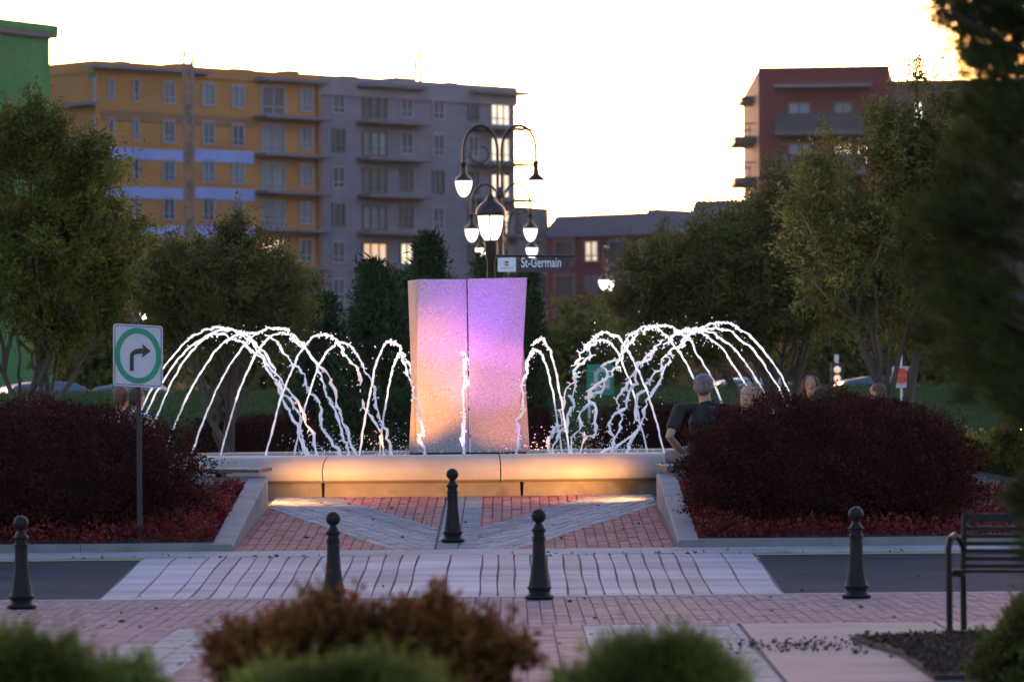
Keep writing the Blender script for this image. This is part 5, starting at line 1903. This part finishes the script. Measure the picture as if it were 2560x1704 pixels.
    MB().tube([(-.05, -.06, .60), (0, -.075, .615), (.05, -.06, .60), (.06, .0, .585), (.03, .05, .565), (-.03, .05, .565), (-.06, .0, .585), (-.05, -.06, .60)], .016, 6).build('collar', sm, root, True, world=False)
    # trousers
    mb = MB()
    chain(mb, [(0, 0, .0), (0, 0, .10), (0, -.005, .16)], [.12, .165 * w_, .150 * w_], 16, .78)
    for s_ in (-1, 1):
        chain(mb, [(s_ * .085, -.02, .085), (s_ * .10, .22, .08), (s_ * .12, .45, .072), (s_ * .12, .45, -.1), (s_ * .12, .43, -.34)], [.100, .093, .072, .066, .055], 12)
    pm = mat('trousers_' + tagn, pants_c, tuple(v * .7 for v in pants_c), .9, 9, .3, 40)
    o_ = mb.build('trousers', pm, root, True, world=False)
    rm = o_.modifiers.new('remesh', 'REMESH'); rm.mode = 'VOXEL'; rm.voxel_size = .013; rm.use_smooth_shade = True
    for s_ in (-1, 1):
        MB().tube([(s_ * .12, .37, -.385), (s_ * .125, .47, -.385), (s_ * .13, .60, -.395)], [.046, .047, .032], 10).build('shoe', mat('shoe_dark', (.03, .028, .027), None, .7), root, True, world=False)
    # hair
    hm = mat('hair_' + tagn, hair_c, tuple(v * .5 for v in hair_c), .6, 30, .6, 120, stretch=(1, 1, .25))
    mb = MB()
    if hair == 'short':
        mb.ball(H_((0, -.020, .040)), (.085, .095, .092), 18, 12, Rh)
        mb.ball(H_((0, -.045, -.010)), (.078, .066, .085), 16, 10, Rh)
    elif hair == 'bob':
        mb.ball(H_((0, -.018, .038)), (.094, .100, .098), 18, 12, Rh)
        for s_ in (-1, 1): mb.ball(H_((s_ * .066, -.02, -.045)), (.034, .058, .085), 12, 8, Rh)
        mb.ball(H_((0, -.06, -.03)), (.08, .055, .10), 14, 10, Rh)
    else:
        mb.ball(H_((0, -.020, .036)), (.094, .098, .098), 18, 12, Rh)
        for s_ in (-1, 1):
            mb.tube([H_((s_ * .055, .02, .07)), H_((s_ * .086, .005, -.02)), H_((s_ * .088, -.01, -.13)), H_((s_ * .085, .0, -.26)), H_((s_ * .075, .01, -.34))], [.034, .036, .040, .034, .012], 10)
        mb.tube([H_((0, -.06, .05)), H_((0, -.085, -.08)), H_((0, -.09, -.24)), H_((0, -.075, -.36))], [.06, .075, .085, .03], 12, True, .6)
    h_ = mb.build('hair', hm, root, True, world=False)
    rg = np.random.default_rng(int(tagn))
    HV = np.array([v for v in mb.v]); pk = HV[rg.integers(0, len(HV), 900)]
    cen = np.array(H_((0, -.02, .02))); od = pk - cen
    hd = np.cross(np.cross(od, np.array([0, 0, 1.0])), od) * -1 + od * .6 + rg.normal(size=od.shape) * .004
    vv = leaf_verts(rg, pk, hd, .020 if hair == 'short' else .05, .004)
    np_mesh('hair_strands', vv, np.arange(len(vv)).reshape(-1, 4), hm, root, world=False)
    rm = h_.modifiers.new('remesh', 'REMESH'); rm.mode = 'VOXEL'; rm.voxel_size = .009; rm.use_smooth_shade = True
    return root


def seat_for(dx, ytop, Y, head=.895):
    """place a seated figure on the curved bench so that the head top comes at ytop; returns seat point and scale"""
    t = at(dx, ytop, Y)
    zs = G(Y) + .422
    return Vector((t.x, Y, zs)), (t.z - zs) / head


def toward(p, q=(XF, YF)):
    d_ = Vector((q[0] - p.x, q[1] - p.y, 0))
    return math.atan2(-d_.x, d_.y)


def bench_y(dx, R_=6.78):
    Y = 50.0
    for _ in range(20):
        x_ = wx(dx, Y)
        Y = YF - math.sqrt(max(.5, R_ ** 2 - (x_ - XF) ** 2))
    return Y


def sit(label, dx, ytop, *a, R_=6.80, face=None, **k):
    Y = bench_y(dx, R_)
    s_, sc = seat_for(dx, ytop, Y)
    return person(label, s_, toward(s_) if face is None else face, sc, *a, **k)


sit('person with grey hair in a black polo and jeans, arm bent on the hip', 1622, 866, (.12, .115, .12), (.008, .007, .008), (.045, .065, .11), turn=-.55, nod=.12, arms='akimbo', stout=1.25).scale = (1.28, 1.15, 1.06)
sit('person with dark blond bobbed hair whose crown shows over the hedge', 1742, 890, (.24, .15, .085), (.08, .07, .08), (.04, .04, .06), hair='bob', nod=.1)
sit('person with fair grey hair close behind the dark blond one', 1722, 887, (.36, .28, .20), (.12, .10, .10), (.05, .05, .06), hair='bob', R_=6.25)
sit('person with long brown hair facing the hedge, seated on the basin rim', 1868, 862, (.085, .035, .02), (.10, .05, .05), (.04, .04, .06), hair='long', R_=4.86, face=math.radians(155), turn=.25)
sit('person with dark brown hair just below the long-haired one', 1889, 890, (.03, .015, .012), (.06, .03, .04), (.03, .03, .04), hair='bob', nod=.2)
sit('person with very short dark hair and ruddy neck beyond the hedge end', 2022, 880, (.075, .035, .028), (.06, .05, .05), (.03, .03, .04), turn=.4)
sit('person with cropped auburn hair in a white patterned shirt behind the hedge', 277, 888, (.13, .055, .028), (.62, .60, .70), (.05, .05, .09), shirt_pat=(.16, .15, .30))
sit('person with dark hair partly behind the sign post', 312, 890, (.05, .022, .015), (.50, .47, .56), (.05, .05, .09), nod=.1)


# ------------------------------------------------------------------ fallen leaves and grit on the paving
rng = np.random.default_rng(91)
n = 150
Xl = rng.uniform(-4.2, 3.6, n)
Yl = np.concatenate([rng.uniform(27, 36.6, 60), rng.normal(41.72, .10, 60), rng.uniform(42.6, 49.5, 25), rng.uniform(37.2, 41.5, 5)])
Xl = np.where((Yl > 42.5) & (np.abs(Xl - XF) > 1.95), XF + rng.uniform(-1.9, 1.9, n), Xl)
pos = np.stack([Xl, Yl, np.array([G(y) for y in Yl]) + .018], 1)
dr = rng.normal(size=pos.shape); dr[:, 2] = np.abs(dr[:, 2]) * .15
F_dry = island_mat('dry_leaf', [(.10, .06, .03), (.15, .10, .05), (.06, .035, .02), (.08, .08, .03)], .8)
o = leaves('fallen_leaves', rng, pos, dr, .045, .028, F_dry)
tagit(o, 'small dry leaves scattered over the paving and gutter', 'leaf litter', kind='stuff')

# ------------------------------------------------------------------ evening haze
hz = MB().box(-820, 820, -70, 920, -1.5, 45).build('haze', None)
hm_ = bpy.data.materials.new('evening_haze')
hm_.use_nodes = True
hn = hm_.node_tree.nodes
hn.remove(hn['Principled BSDF'])
pv = hn.new('ShaderNodeVolumePrincipled')
pv.inputs['Color'].default_value = (1, .94, .90, 1)
pv.inputs['Density'].default_value = HAZE
pv.inputs['Anisotropy'].default_value = .3
hm_.node_tree.links.new(pv.outputs[0], hn['Material Output'].inputs['Volume'])
hz.data.materials.append(hm_)
tagit(hz, 'thin evening haze over the whole square', 'haze', kind='stuff')
